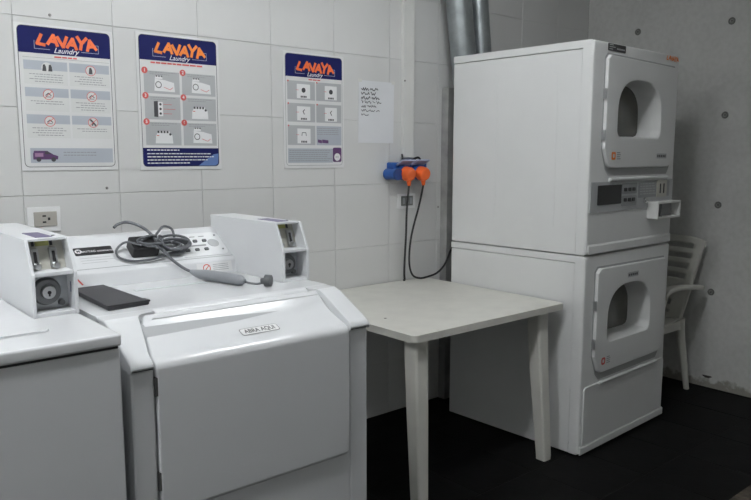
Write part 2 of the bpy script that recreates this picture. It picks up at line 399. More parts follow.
def dryer_door(dz, dx, name, frame_z):
    c = ((WX0 + WX1) / 2 + dx, (WZ0 + WZ1) / 2 + dz)
    win = [(p[0] + dx, p[1] + dz) for p in arch(WX0, WX1, WZ0, WZ1)]
    front_frame(frame_z[0], frame_z[1], 'front_frame', scale_pts(win, c, 1.12, 1.12), c)
    out = [(p[0] + dx, p[1] + dz) for p in door_out]
    # grey plate behind the door, its colour stands in for the recess shade
    gap_o = [(0.155 + dx, 1.258 + dz), (0.700 + dx, 1.258 + dz), (0.722 + dx, 1.285 + dz), (0.749 + dx, 1.36 + dz), (0.753 + dx, 1.752 + dz), (0.735 + dx, 1.775 + dz), (0.112 + dx, 1.783 + dz), (0.089 + dx, 1.762 + dz), (0.086 + dx, 1.375 + dz), (0.125 + dx, 1.285 + dz)]
    bm = NB(); holed_plate(bm, gap_o, scale_pts(win, c, 1.1), c, -0.0012, 0.004)
    obj('door_shade_plate', bm, mat('recess_shade_grey', (0.40, 0.405, 0.405), 0.6), dry)
    bm = NB(); holed_plate(bm, out, win, c, -0.016, -0.001, b=0.006)
    d = obj(name, bm, enamel_dryer, dry)
    # white moulded recess running in to the dark pane
    bm = NB(); rings = []
    angs = [2 * math.pi * k / 64 for k in range(64)]
    for s, y in ((1.0, -0.009), (0.985, 0.015), (0.97, 0.045), (0.95, 0.075), (0.93, 0.095)):
        rings.append([(p[0], y, p[1]) for p in polar(scale_pts(win, c, s), c, angs)])
    loft(bm, rings, cap=False); obj('window_recess', bm, enamel_dryer, d)
    bm = NB(); prism(bm, polar(scale_pts(win, c, 0.935), c, angs), 'y', 0.095, 0.102)
    obj('window_pane', bm, glass_dark, d)
    for z in (1.61, 1.435):
        bm = NB(); box(bm, 0.084 + dx, 0.095 + dx, -0.016, 0.0, z - 0.022 + dz, z + 0.022 + dz, 0.002); obj('hinge', bm, steel_m, d)
    # bright pull ledge under the door
    bm = NB(); prism(bm, [(-0.0, 1.250 + dz), (-0.015, 1.246 + dz), (-0.015, 1.238 + dz), (0.0, 1.226 + dz)], 'x', 0.16 + dx, 0.70 + dx, 0.003)
    obj('pull_ledge', bm, enamel_dryer, dry)
    return d
ud = dryer_door(0, 0, 'upper_door', (SEAM + 0.002, H))
ld = dryer_door(DZL, -0.012, 'lower_door', (0.006, SEAM - 0.002))
ud['label'] = 'upper white dryer door with arched window'; ld['label'] = 'lower white dryer door with arched window'
# sloped lip at the foot of the upper unit and kick panel of the lower one
bm = NB(); prism(bm, [(0.0, SEAM + 0.05), (-0.005, SEAM + 0.040), (-0.005, SEAM + 0.008), (0.0, SEAM + 0.004)], 'x', 0.014, W - 0.014, 0.002); obj('front_lip', bm, enamel_dryer, dry)
bm = NB(); prism(bm, rrect(0.02, W - 0.022, 0.052, 0.318, (0.006, 0.006, 0.018, 0.018)), 'y', -0.007, 0.0, 0.003); obj('kick_panel', bm, enamel_dryer, dry)
bm = NB(); prism(bm, [(0.0, 0.050), (-0.009, 0.044), (-0.009, 0.012), (0.0, 0.008)], 'x', 0.004, W - 0.004, 0.002); obj('base_strip', bm, enamel_dryer, dry)
# control panel
bm = NB(); prism(bm, rrect(0.012, W - 0.018, 1.100, 1.232, 0.006), 'y', -0.004, 0.0, 0.0015); cp = obj('control_panel', bm, palegrey, dry)
bm = NB(); prism(bm, rrect(0.068, 0.270, 1.131, 1.217, 0.004), 'y', -0.0065, -0.003, 0.001); obj('display', bm, mat('display_black', (0.012, 0.012, 0.014), 0.15), cp)
bm = NB(); prism(bm, rrect(0.276, 0.412, 1.117, 1.165, 0.006), 'y', -0.006, -0.003, 0.001); prism(bm, rrect(0.276, 0.412, 1.173, 1.222, 0.006), 'y', -0.006, -0.003, 0.001); obj('keypad', bm, midgrey, cp)
for r_ in (1.145, 1.192):
    for k in range(3):
        bm = NB(); prism(bm, rrect(0.292 + k * 0.038, 0.316 + k * 0.038, r_ - 0.007, r_ + 0.009, 0.003), 'y', -0.009, -0.005, 0.001); obj('button', bm, dark_m, cp)
bm = NB(); prism(bm, rrect(0.425, 0.735, 1.150, 1.226, 0.004), 'y', -0.006, -0.003, 0.001); obj('instruction_plate', bm, midgrey, cp)
bm = NB()
for k in range(5):
    z = 1.213 - k * 0.012; x = 0.44
    while x < 0.58:
        q = random.uniform(0.012, 0.03); flat(bm, [(x, z), (x + q, z), (x + q, z + 0.004), (x, z + 0.004)], -0.0064); x += q + 0.006
obj('printed_lines', bm, palegrey, cp, smooth=False)
bm = NB(); prism(bm, rrect(0.60, 0.70, 1.148, 1.228, 0.004), 'y', -0.010, -0.005, 0.0015); obj('coin_plate', bm, beige_metal, cp)
for x in (0.632, 0.668):
    bm = NB(); box(bm, x - 0.004, x + 0.004, -0.0125, -0.009, 1.165, 1.212, 0.001); obj('coin_slot', bm, dark_m, cp)
# coin tray: open box
x0, x1, z0, z1, yp = 0.53, 0.765, 1.045, 1.128, -0.055
bm = NB(); t_ = 0.010
inner = rrect(x0 + t_, x1 - t_, z0 + t_, z1 - t_, 0.004, 2); c_ = ((x0 + x1) / 2, (z0 + z1) / 2)
holed_plate(bm, rrect(x0, x1, z0, z1, 0.006, 3), inner, c_, yp, 0.0, b=0.002)
tray = obj('coin_tray', bm, mat('tray_white', (0.78, 0.78, 0.76), 0.35), dry)
bm = NB(); prism(bm, inner, 'y', -0.012, -0.004); obj('tray_back', bm, midgrey, tray)
bm = NB(); box(bm, x0 + 0.06, x0 + 0.068, yp + 0.012, -0.01, z0 + t_, z1 - t_); obj('tray_divider', bm, midgrey, tray)
bm = NB(); cyl(bm, (0.487, -0.004, 1.137), (0.487, -0.016, 1.137), 0.013); cyl(bm, (0.487, -0.016, 1.137), (0.487, -0.024, 1.137), 0.008); obj('key_lock', bm, mat('chrome', (0.85, 0.85, 0.85), 0.12, metal=1.0), dry)
# prints on the dryer
bm = NB(); prism(bm, rrect(0.112, 0.258, 1.7925, 1.823, 0.003), 'y', -0.0025, 0.0, 0.0008); npl = obj('name_plate', bm, dark_m, dry)
bm = NB()
for k, wd in enumerate((0.035, 0.05, 0.03)):
    flat(bm, [(0.118, 1.816 - k * 0.009), (0.118 + wd, 1.816 - k * 0.009), (0.118 + wd, 1.820 - k * 0.009), (0.118, 1.820 - k * 0.009)], -0.003)
for k in range(7): flat(bm, [(0.182 + k * 0.010, 1.801), (0.189 + k * 0.010, 1.801), (0.189 + k * 0.010, 1.807), (0.182 + k * 0.010, 1.807)], -0.003)
obj('plate_print', bm, palegrey, npl, smooth=False)

# stroke lettering of the laundry logo
GLY = {'L': [[(0.15, 1), (0, 0), (0.75, 0.12)]], 'A': [[(0, 0), (0.5, 1), (1.0, 0)], [(0.25, 0.36), (0.78, 0.36)]],
       'V': [[(0, 1), (0.5, 0), (1.0, 1)]], 'Y': [[(0, 1.15), (0.5, 0.5), (1, 1.15)], [(0.5, 0.5), (0.42, -0.1)]]}
def logo(bm, x, z, w_, h_, y, wd):
    word = 'LAVAYA'; adv = w_ / (len(word) - 0.2)
    lift = [0.0, 0.14, 0.02, -0.05, 0.02, -0.06]; tilt = [0.30, 0.12, -0.08, 0.12, 0.08, -0.2]
    for i, ch in enumerate(word):
        for st in GLY[ch]:
            pts = []; y -= 0.00004
            for (a, b_) in st:
                dx = (a - 0.5) * adv * 0.98; dz = (b_ - 0.5) * h_
                ct, s_ = math.cos(tilt[i]), math.sin(tilt[i])
                pts.append((x + adv * (i + 0.45) + dx * ct + dz * s_, z + h_ * (0.5 + lift[i]) + dz * ct - dx * s_))
            stroke(bm, pts, wd, y)
bm = NB(); logo(bm, 0.652, 1.800, 0.115, 0.018, -0.001, 0.006); obj('orange_logo', bm, orange_p2, dry, smooth=False)
for (d, dz, dx, m1) in ((ud, 0, 0, orange_p2), (ld, DZL, -0.012, red_p)):
    bm = NB(); flat(bm, rrect(0.150 + dx, 0.185 + dx, 1.328 + dz, 1.362 + dz, 0.012 if dz else 0.006), -0.0164); obj('warning_print', bm, m1, d, smooth=False)
    bm = NB(); flat(bm, rrect(0.160 + dx, 0.175 + dx, 1.337 + dz, 1.353 + dz, 0.004), -0.0167); obj('warning_symbol', bm, cell_white, d, smooth=False)
    bm = NB()
    for k in range(4): flat(bm, [(0.195 + dx, 1.330 + dz + k * 0.009), (0.228 + dx - 0.004 * (k % 2), 1.330 + dz + k * 0.009), (0.228 + dx - 0.004 * (k % 2), 1.334 + dz + k * 0.009), (0.195 + dx, 1.334 + dz + k * 0.009)], -0.0164)
    obj('small_print', bm, ink_soft, d, smooth=False)
def tiny_label(d, x0, x1, z0, z1):
    bm = NB(); flat(bm, rrect(x0, x1, z0, z1, 0.003), -0.0164); obj('label', bm, palegrey, d, smooth=False)
    bm = NB(); n = 5
    for k in range(n):
        a = x0 + 0.006 + k * (x1 - x0 - 0.01) / n; flat(bm, [(a, z0 + 0.006), (a + (x1 - x0) / n * 0.62, z0 + 0.006), (a + (x1 - x0) / n * 0.62, z1 - 0.007), (a, z1 - 0.007)], -0.0167)
    obj('label_print', bm, ink, d, smooth=False)
tiny_label(ud, 0.565, 0.665, 1.333, 1.356)
tiny_label(ld, 0.345, 0.445, 0.783, 0.806)

# ================================================================== WASHERS
def coin_box(par, x0, x1, yf, zb, yb, zsh, ztop, num, face_m):
    """coin box as a part of a washer: slanted upper front with two slides, lower niche with a round lock"""
    ys = yf + 0.042                     # top front edge lies further back
    side = [(yf, zb), (yf, zsh), (ys, ztop), (yb, ztop), (yb, zb)]
    T = 0.0085
    bm = NB()
    prism(bm, side, 'x', x0, x0 + T, 0.0018); prism(bm, side, 'x', x1 - T, x1, 0.0018)
    box(bm, x0 + T - 0.001, x1 - T + 0.001, ys + 0.003, yb, ztop - 0.006, ztop, 0.001)
    box(bm, x0 + T - 0.001, x1 - T + 0.001, yf + 0.003, yf + 0.10, zsh - 0.005, zsh + 0.004, 0.0012)
    box(bm, x0 + T - 0.001, x1 - T + 0.001, yf + 0.003, yb, zb, zb + 0.009, 0.0012)
    box(bm, x0 + T - 0.001, x1 - T + 0.001, yb - 0.008, yb, zb, ztop - 0.001)
    cb = obj('coin_box', bm, console_white, par)
    dp = 0.055
    # upper face
    n = Vector((0, ys - yf, ztop - zsh))
    f0 = (yf + dp, zsh); f1 = (ys + dp * 0.75, ztop - 0.004)
    bm = NB(); prism(bm, [f0, f1, (f1[0] + 0.004, f1[1]), (f0[0] + 0.004, f0[1])], 'x', x0 + T, x1 - T)
    obj('slide_plate', bm, face_m, cb)
    def uf(t, o): return (f0[0] + (f1[0] - f0[0]) * t - o, f0[1] + (f1[1] - f0[1]) * t)
    xm = (x0 + x1) / 2
    for k in (-1, 1):
        xc = xm + k * 0.021 - 0.004
        bm = NB(); a = uf(0.10, 0.010); b_ = uf(0.72, 0.010)
        prism(bm, [a, b_, uf(0.72, 0), uf(0.10, 0)], 'x', xc - 0.009, xc + 0.009, 0.002); sl = obj('coin_slide', bm, steel_m, cb)
        bm = NB(); prism(bm, [uf(0.22, 0.0125), uf(0.62, 0.0125), uf(0.62, 0.006), uf(0.22, 0.006)], 'x', xc - 0.0035, xc + 0.0035, 0.001); obj('coin_slot', bm, dark_m, cb)
        bm = NB(); q = uf(0.2, 0.004); cyl(bm, (xc, q[0], q[1]), (xc, q[0] - 0.022, q[1] - 0.001), 0.007); obj('slide_knob', bm, steel_m, cb)
        bm = NB(); prism(bm, [uf(0.78, 0.003), uf(0.97, 0.003), uf(0.97, -0.001), uf(0.78, -0.001)], 'x', xc - 0.003, xc + 0.003); obj('slot_mark', bm, ink, cb)
    bm = NB(); prism(bm, [uf(0.78, 0.0022), uf(0.97, 0.0022), uf(0.97, -0.001), uf(0.78, -0.001)], 'x', xm - 0.019, xm + 0.012); obj('yellow_sticker', bm, yellow_p, cb)
    # lower face and lock
    bm = NB(); box(bm, x0 + T, x1 - T, yf + dp, yf + dp + 0.004, zb + 0.006, zsh - 0.004); obj('lock_plate', bm, mat('lock_plate_grey', (0.42, 0.44, 0.46), 0.35, metal=0.4), cb)
    lz = (zb + zsh) / 2 + 0.002; lx = xm - 0.006
    bm = NB(); cyl(bm, (lx, yf + dp, lz), (lx, yf + dp - 0.014, lz), 0.034, 0.030, 28); lk = obj('lock_ring', bm, mat('lock_dark', (0.16, 0.165, 0.17), 0.35, metal=0.6), cb)
    bm = NB(); cyl(bm, (lx, yf + dp - 0.012, lz), (lx, yf + dp - 0.026, lz), 0.018, 0.015, 24); obj('lock_cylinder', bm, steel_m, cb)
    bm = NB(); cyl(bm, (lx, yf + dp - 0.0255, lz), (lx, yf + dp - 0.0275, lz), 0.0045, n=12); box(bm, lx - 0.0018, lx + 0.0018, yf + dp - 0.0275, yf + dp - 0.0255, lz - 0.009, lz); obj('key_hole', bm, dark_m, cb)
    bm = NB(); cyl(bm, (x1 - T - 0.016, yf + dp, zb + 0.022), (x1 - T - 0.016, yf + dp - 0.008, zb + 0.022), 0.008, 0.007, 16); obj('key_switch', bm, mat('lock_dark', (0.16, 0.165, 0.17)), cb)
    # number on the inner side of the right cheek
    if num:
        bm = place_text(num, 0.034, bold=0.001, origin= (x1 - T - 0.0008, yf + 0.028, lz + 0.008), xdir=(0, -1, 0), ydir=(0, 0, 1)); obj('painted_number', bm, mat('blue_ink', (0.05, 0.08, 0.22), 0.5), cb, smooth=False)
    bm = NB(); box(bm, xm - 0.018, xm + 0.020, ys + 0.03, ys + 0.15, ztop - 0.001, ztop + 0.0012, 0.0004); obj('top_label', bm, mat('violet_label', (0.13, 0.11, 0.22), 0.4), cb)
    bm = NB(); cyl(bm, (xm + 0.026, ys + 0.045, ztop - 0.001), (xm + 0.026, ys + 0.045, ztop + 0.003), 0.004, n=10); obj('screw', bm, steel_m, cb)
    return cb

# ---- front-loading washer
AX0, AX1, AYF, AYB = -0.200, 0.476, -1.222, -0.470
DECK = 0.966
wa = thing('front_loading_washer', ((AX0 + AX1) / 2, (AYF + AYB) / 2, 0), 'white front-loading coin washer with slanted wide door marked ABRA AQUI', 'washing machine')
bm = NB(); box(bm, AX0, AX1, AYF + 0.03, AYB, 0.02, 0.872, 0.004)
bmesh.ops.delete(bm, geom=[f for f in bm.faces if f.normal.y < -0.9], context='FACES')
obj('cabinet', bm, enamel, wa)
for x in (AX0 + 0.05, AX1 - 0.05):
    for y in (AYF + 0.07, AYB - 0.06): obj('foot', cyl(NB(), (x, y, 0), (x, y, 0.025), 0.022), dark_m, wa)
DX0, DX1, DZ0 = -0.142, 0.406, 0.522
bm = NB()
box(bm, AX0, DX0 - 0.004, AYF, AYF + 0.034, 0.02, 0.872, 0.006, 3); obj('front_post', bm, enamel, wa)
bm = NB(); box(bm, DX1 + 0.006, AX1, AYF, AYF + 0.034, 0.02, 0.872, 0.006, 3); obj('front_post', bm, enamel, wa)
bm = NB(); box(bm, DX0 - 0.0045, DX1 + 0.0065, AYF + 0.0005, AYF + 0.034, 0.02, DZ0 + 0.03, 0.004); obj('front_panel', bm, enamel, wa)
bm = NB(); box(bm, DX0 - 0.004, DX1 + 0.006, AYF + 0.026, AYF + 0.034, DZ0 + 0.02, 0.872); obj('door_seal', bm, gap_m, wa)
# top panel: deck + two sloping shoulders with rolled front lip
def top_prof(y_in):
    return [(AYF - 0.004, 0.876), (AYF - 0.008, 0.882), (AYF - 0.007, 0.890), (AYF + 0.002, 0.897), (-1.105, 0.956), (-1.092, 0.962), (-1.075, 0.9655), (-1.05, DECK), (y_in, DECK), (y_in, 0.876)]
def top_left_prof(): return top_prof(-1.0)
bm = NB(); prism(bm, [(-1.047, 0.93), (-1.047, DECK - 0.012), (-1.043, DECK - 0.006), (-1.036, DECK - 0.0018), (-1.024, DECK), (AYB, DECK), (AYB, 0.876), (-1.0, 0.876)], 'x', AX0 - 0.002, AX1 + 0.002, 0.0025, 2)
top_panel = obj('top_panel', bm, enamel, wa)
bm = NB(); prism(bm, [(-1.20, 0.872), (-1.095, 0.945), (-1.05, 0.945), (-1.05, 0.872)], 'x', -0.1485, DX1 + 0.005); obj('door_channel', bm, mat('channel_shade_grey', (0.40, 0.41, 0.42), 0.6), wa)  # grey colour stands in for shade inside the groove round the door
# corner fillet of the top panel beside the door's rounded corner
def door_path(t):
    """profile of the door's outer skin from its top edge (0) to the foot (1)"""
    P = [(-1.0660, 0.9500), (-1.0665, 0.9580), (-1.0700, 0.9625), (-1.0750, 0.9635), (-1.080, 0.9610), (-1.104, 0.9375), (-1.112, 0.9310), (-1.122, 0.9248), (-1.138, 0.9173), (-1.165, 0.9068), (-1.200, 0.8945), (-1.206, 0.8925), (-1.214, 0.8885), (-1.2225, 0.8810), (-1.2262, 0.872), (-1.2265, 0.866), (-1.2265, 0.862), (-1.2265, 0.80), (-1.2265, 0.70), (-1.2265, 0.60), (-1.2265, 0.534), (-1.2265, 0.530), (-1.225, DZ0 + 0.004), (-1.222, DZ0)]
    return P
bm = NB(); P = door_path(0)
S = [0.0]
for a, b_ in zip(P, P[1:]): S.append(S[-1] + math.hypot(b_[0] - a[0], b_[1] - a[1]))
rows = []
TH_D = 0.022
def edges(s):
    xl = DX0; xr = DX1; tot = S[-1]
    if s < 0.16: xl = DX0 + 0.034 * (1 - s / 0.16) ** 0.9
    r = 0.034
    if s < r: q = r - math.sqrt(max(0, r * r - (r - s) ** 2)); xl += q * 1.4; xr -= q * 0.4
    r = 0.02
    if tot - s < r: q = r - math.sqrt(max(0, r * r - (r - (tot - s)) ** 2)); xr -= q; xl += q * 0.3
    return xl, xr
Sd = []
for k in range(len(P) - 1):
    n_ = 6 if (k < 4 or k > len(P) - 4) else 2
    for j in range(n_):
        f = j / n_; Sd.append((S[k] + (S[k + 1] - S[k]) * f, P[k][0] + (P[k + 1][0] - P[k][0]) * f, P[k][1] + (P[k + 1][1] - P[k][1]) * f))
Sd.append((S[-1],) + P[-1])
outer, inn = [], []
for k, (s, y, z) in enumerate(Sd):
    a = Sd[max(k - 1, 0)]; b_ = Sd[min(k + 1, len(Sd) - 1)]
    ty, tz = b_[1] - a[1], b_[2] - a[2]; l_ = math.hypot(ty, tz); ny, nz = tz / l_, -ty / l_   # outward normal
    xl, xr = edges(s); e = 0.004
    X = [xl, xl + e * 0.4, xl + e, xl + 1.8 * e] + [xl + e + (xr - xl - 2 * e) * j / 8 for j in range(1, 8)] + [xr - 1.8 * e, xr - e, xr - e * 0.4, xr]
    off = [-0.004, -0.0012, 0, 0] + [0] * 7 + [0, 0, -0.0012, -0.004]
    outer.append([bm.verts.new((X[j], y + ny * off[j], z + nz * off[j])) for j in range(len(X))])
    inn.append([bm.verts.new((X[j], y - ny * TH_D, z - nz * TH_D)) for j in range(len(X))])
nX = len(outer[0])
for k in range(len(outer) - 1):
    for j in range(nX - 1):
        bm.faces.new((outer[k][j], outer[k][j + 1], outer[k + 1][j + 1], outer[k + 1][j]))
        bm.faces.new((inn[k][j], inn[k + 1][j], inn[k + 1][j + 1], inn[k][j + 1]))
    for j in (0, nX - 1): bm.faces.new((outer[k][j], outer[k + 1][j], inn[k + 1][j], inn[k][j]))
for k in (0, len(outer) - 1):
    for j in range(nX - 1): bm.faces.new((outer[k][j], outer[k][j + 1], inn[k][j + 1], inn[k][j]))
bmesh.ops.recalc_face_normals(bm, faces=bm.faces)
AJAR = Matrix.Translation((DX0, -1.2, 0)) @ Matrix.Rotation(rad(-0.45), 4, 'Z') @ Matrix.Translation((-DX0, 1.2, 0))
bm.transform(AJAR)
door = obj('door', bm, enamel, wa, ang=50, wn=False)
# sloping shoulders either side of the door: same fold, inner edge follows the door's outline
SH = [(-1.030, DECK), (-1.062, DECK - 0.0004), (-1.075, 0.9655), (-1.090, 0.9610), (-1.105, 0.9545), (-1.14, 0.937), (-1.18, 0.9165), (-1.21, 0.9005), (-1.222, 0.8935), (-1.229, 0.886), (-1.230, 0.880), (-1.226, 0.875)]
SS = [0.0]
for a, b_ in zip(SH, SH[1:]): SS.append(SS[-1] + math.hypot(b_[0] - a[0], b_[1] - a[1]))
fine = []
for k in range(len(SH) - 1):
    n_ = 5 if k < 3 else 2
    for j in range(n_):
        f = j / n_; fine.append(tuple(SS[k] + (SS[k + 1] - SS[k]) * f if q == 2 else SH[k][q] + (SH[k + 1][q] - SH[k][q]) * f for q in range(3)))
fine.append((SH[-1][0], SH[-1][1], SS[-1]))
for sd in (-1, 1):
    bm = NB(); g = []
    for (y, z, s_) in fine:
        xl, xr = edges(s_ - 0.024)
        xi = (xl - 0.007) if sd < 0 else (xr + 0.0045); xo = (AX0 - 0.002) if sd < 0 else (AX1 + 0.002); e = 0.005 * (1 if sd < 0 else -1)
        X = [xo, xo, xo + e * 0.3, xo + e] + [xo + e + (xi - e * 0.4 - xo - e) * j / 4 for j in range(1, 5)] + [xi, xi]
        dz = [None, -0.005, -0.0015, 0, 0, 0, 0, 0, -0.003, None]
        g.append([bm.verts.new((X[j], y if dz[j] is not None else max(y, -1.2), 0.872 if dz[j] is None else z + dz[j])) for j in range(10)])
    for a, b_ in zip(g, g[1:]):
        for j in range(9): bm.faces.new((a[j], a[j + 1], b_[j + 1], b_[j]))
    g2 = [bm.verts.new((v.co.x, -1.19, 0.873)) for v in g[-1][1:9]]
    for j in range(7): bm.faces.new((g[-1][j + 1], g[-1][j + 2], g2[j + 1], g2[j]))
    bmesh.ops.recalc_face_normals(bm, faces=bm.faces)
    obj('top_shoulder', bm, enamel, top_panel, ang=45)
# ABRA AQUI label on the sloping lip
c0 = Vector((0.157, -1.1720, 0.9047)); X_ = Vector((1, 0, 0)); Y_ = Vector((0, 0.035, 0.0137)).normalized(); Z_ = X_.cross(Y_)
c0 = c0 + Z_ * 0.0002
def on_lip(bm, lift):
    bm.transform(AJAR @ Matrix.Translation(c0 + Z_ * lift) @ Matrix((X_, Y_, Z_)).transposed().to_4x4()); return bm
def xy_poly(bm, pts, z=0): return bm.faces.new([bm.verts.new((p[0], p[1], z)) for p in pts])
bm = NB(); xy_poly(bm, rrect(-0.055, 0.055, -0.0145, 0.0145, 0.007)); lab = obj('door_label', on_lip(bm, 0.0012), ink, door, smooth=False)
bm = NB(); xy_poly(bm, rrect(-0.0535, 0.0535, -0.0130, 0.0130, 0.006)); obj('label_face', on_lip(bm, 0.0015), white_p, door, smooth=False)
bm = text_bm('ABRA AQUI', 0.0225, spacing=1.02, bold=0.0004); bm.transform(Matrix.Diagonal((0.74, 1, 1, 1))); obj('label_lettering', on_lip(bm, 0.0019), ink, door, smooth=False)
for z in (0.83, 0.605):
    bm = NB(); box(bm, DX0 - 0.006, DX0 + 0.002, AYF - 0.004, AYF + 0.01, z - 0.022, z + 0.022, 0.001); obj('hinge', bm, mat('hinge_grey', (0.12, 0.12, 0.12), 0.4, metal=0.6), door)
bm = NB(); box(bm, DX1 + 0.012, AX1 - 0.004, AYF - 0.0012, AYF + 0.004, 0.8725, 0.8765); obj('top_seam', bm, gap_m, wa)
bm = NB(); box(bm, AX0 + 0.004, DX0 - 0.008, AYF - 0.0012, AYF + 0.004, 0.8725, 0.8765); obj('top_seam', bm, gap_m, wa)
# console
CX1 = 0.392
cprof = [(-0.652, DECK - 0.001), (-0.640, 1.008), (-0.634, 1.012), (-0.505, 1.097), (-0.495, 1.102), (AYB + 0.004, 1.102), (AYB, 1.09), (AYB, DECK - 0.001)]
bm = NB(); prism(bm, cprof, 'x', AX0, CX1, 0.004, 2); con = obj('console', bm, console_white, wa)
fy = Vector((0, 0.129, 0.085)).normalized(); fz = Vector((1, 0, 0)).cross(fy)
def on_face(bm, x, t, lift):
    o = Vector((x, -0.634, 1.012)) + fy * t + fz * lift
    bm.transform(Matrix.Translation(o) @ Matrix((Vector((1, 0, 0)), fy, fz)).transposed().to_4x4()); return bm
def plate(w_, h_, th, r=0.003):
    bm = NB(); prism(bm, rrect(-w_ / 2, w_ / 2, -h_ / 2, h_ / 2, r), 'z', 0, th, min(0.0006, th / 3), 1); return bm
np_ = obj('name_plate', on_face(plate(0.113, 0.034, 0.002), -0.041, 0.091, 0.0), dark_m, con)
obj('plate_lettering', on_face(text_bm('MAYTAG commercial', 0.0115, spacing=1.0, bold=0.0002), -0.030, 0.088, 0.0024), white_p, con, smooth=False)
bm = NB(); xy_poly(bm, disc(0, 0, 0.010)); obj('plate_emblem', on_face(bm, -0.086, 0.091, 0.0024), white_p, con, smooth=False)
bm = text_bm('M', 0.013, bold=0.0006); obj('emblem_letter', on_face(bm, -0.086, 0.091, 0.0028), ink, con, smooth=False)
bm = NB(); xy_poly(bm, [(-0.3, -0.0012), (0.29, -0.0012), (0.29, 0.0012), (-0.3, 0.0012)]); obj('console_line', on_face(bm, 0.1, 0.012, 0.0004), midgrey, con, smooth=False)
bm = NB()
for k, wd in enumerate((0.09, 0.10, 0.075)):
    xy_poly(bm, [(-0.05, -k * 0.011), (-0.05 + wd, -k * 0.011), (-0.05 + wd, 0.0012 - k * 0.011), (-0.05, 0.0012 - k * 0.011)])
obj('printed_lines', on_face(bm, -0.04, 0.06, 0.0004), ink_soft, con, smooth=False)
panel = obj('switch_panel', on_face(plate(0.172, 0.115, 0.002, 0.02), 0.298, 0.078, 0.0), mat('switch_panel_white', (0.80, 0.81, 0.82), 0.35), con)
for r_, dx in ((0.093, 0.006), (0.050, -0.004)):
    for k in range(3):
        obj('switch', on_face(plate(0.014, 0.0105, 0.005, 0.002), 0.250 + dx + k * 0.033, r_, 0.0015), mat('switch_grey', (0.10, 0.105, 0.11), 0.4), con)
obj('panel_line', on_face(plate(0.10, 0.006, 0.001, 0.001), 0.270, 0.072, 0.0018), midgrey, con)
bm = NB()
for k in range(3): xy_poly(bm, [(k * 0.033, 0), (k * 0.033 + 0.02, 0), (k * 0.033 + 0.02, 0.004), (k * 0.033, 0.004)])
obj('panel_print', on_face(bm, 0.245, 0.115, 0.0024), ink_soft, con, smooth=False)
for t in (0.045, 0.118):
    bm = NB(); cyl(bm, (0, 0, 0), (0, 0, 0.002), 0.0035, n=10); obj('screw', on_face(bm, 0.370, t, 0.0018), grey_m, con)
bm = NB(); cyl(bm, (0, 0, 0), (0, 0, 0.0015), 0.02, 0.019, 24); obj('dial', on_face(bm, 0.350, 0.08, 0.0015), palegrey, con)
# "no" sticker on the upright strip
sy = Vector((0, 0.012, 0.042)).normalized(); sz = Vector((1, 0, 0)).cross(sy)
def on_strip(bm, x, t, lift):
    bm.transform(Matrix.Translation(Vector((x, -0.652, DECK)) + sy * t + sz * lift) @ Matrix((Vector((1, 0, 0)), sy, sz)).transposed().to_4x4()); return bm
obj('warning_sticker', on_strip(plate(0.125, 0.034, 0.0006, 0.002), 0.312, 0.022, 0.0002), white_p, con)
bm = NB(); o_, i_ = disc(0, 0, 0.0135), disc(0, 0, 0.0105)
for k in range(20): xy_poly(bm, [o_[k], o_[(k + 1) % 20], i_[(k + 1) % 20], i_[k]])
xy_poly(bm, [(-0.0105, -0.0085), (-0.0085, -0.0105), (0.0105, 0.0085), (0.0085, 0.0105)])
obj('prohibition_ring', on_strip(bm, 0.284, 0.022, 0.0011), red_p, con, smooth=False)
bm = NB()
for k in range(4): xy_poly(bm, [(0, k * 0.006), (0.055, k * 0.006), (0.055, k * 0.006 + 0.0015), (0, k * 0.006 + 0.0015)])
obj('sticker_lines', on_strip(bm, 0.306, 0.013, 0.0011), ink_soft, con, smooth=False)
bm = NB(); xy_poly(bm, [(-0.012, 0.012), (-0.007, 0.012), (0.008, -0.008), (0.004, -0.010)]); obj('red_mark', on_strip(bm, -0.112, 0.022, 0.0008), red_p, con, smooth=False)
bm = NB(); box(bm, 0.0, 0.22, -0.772, -0.755, DECK - 0.0005, DECK + 0.0006); obj('deck_strip', bm, mat('pale_green_strip', (0.60, 0.66, 0.65), 0.3), wa)
coin_box(wa, 0.390, 0.486, -0.930, DECK, -0.475, 1.060, 1.144, None, beige_metal)

# ---- top-loading washer
BX0, BX1, BYF, BYB, BT = -0.905, -0.226, -1.240, -0.465, 0.971
wb = thing('top_loading_washer', ((BX0 + BX1) / 2, (BYF + BYB) / 2, 0), 'white top-loading coin washer with flat lid beside the slanted-door washer', 'washing machine')
bm = NB(); box(bm, BX0, BX1, BYF, BYB, 0.02, 0.939, 0.006, 3); obj('cabinet', bm, enamel, wb)
for x in (BX0 + 0.05, BX1 - 0.05):
    for y in (BYF + 0.06, BYB - 0.06): obj('foot', cyl(NB(), (x, y, 0), (x, y, 0.025), 0.022), dark_m, wb)
bm = NB(); box(bm, BX0 + 0.004, BX1 - 0.004, BYF + 0.003, BYB - 0.003, 0.938, 0.946); obj('top_seam', bm, gap_m, wb)
bm = NB(); box(bm, BX0 - 0.002, BX1 + 0.002, BYF - 0.006, BYB, 0.944, BT, 0.006, 3); obj('top_panel', bm, enamel, wb)
bm = NB(); prism(bm, rrect(BX0 + 0.10, -0.333, -1.130, -0.69, 0.022), 'z', BT - 0.001, BT + 0.0045, 0.0022, 3); lid = obj('lid', bm, enamel, wb)
bm = NB(); prism(bm, rrect(BX0 + 0.097, -0.330, -1.133, -0.687, 0.024), 'z', BT - 0.001, BT + 0.0006); obj('lid_gap', bm, palegrey, wb)
bm = NB(); prism(bm, [(-0.655, BT - 0.002), (-0.645, BT + 0.05), (-0.52, BT + 0.14), (BYB, BT + 0.14), (BYB, BT - 0.002)], 'x', BX0, -0.33, 0.004); con2 = obj('console', bm, console_white, wb)
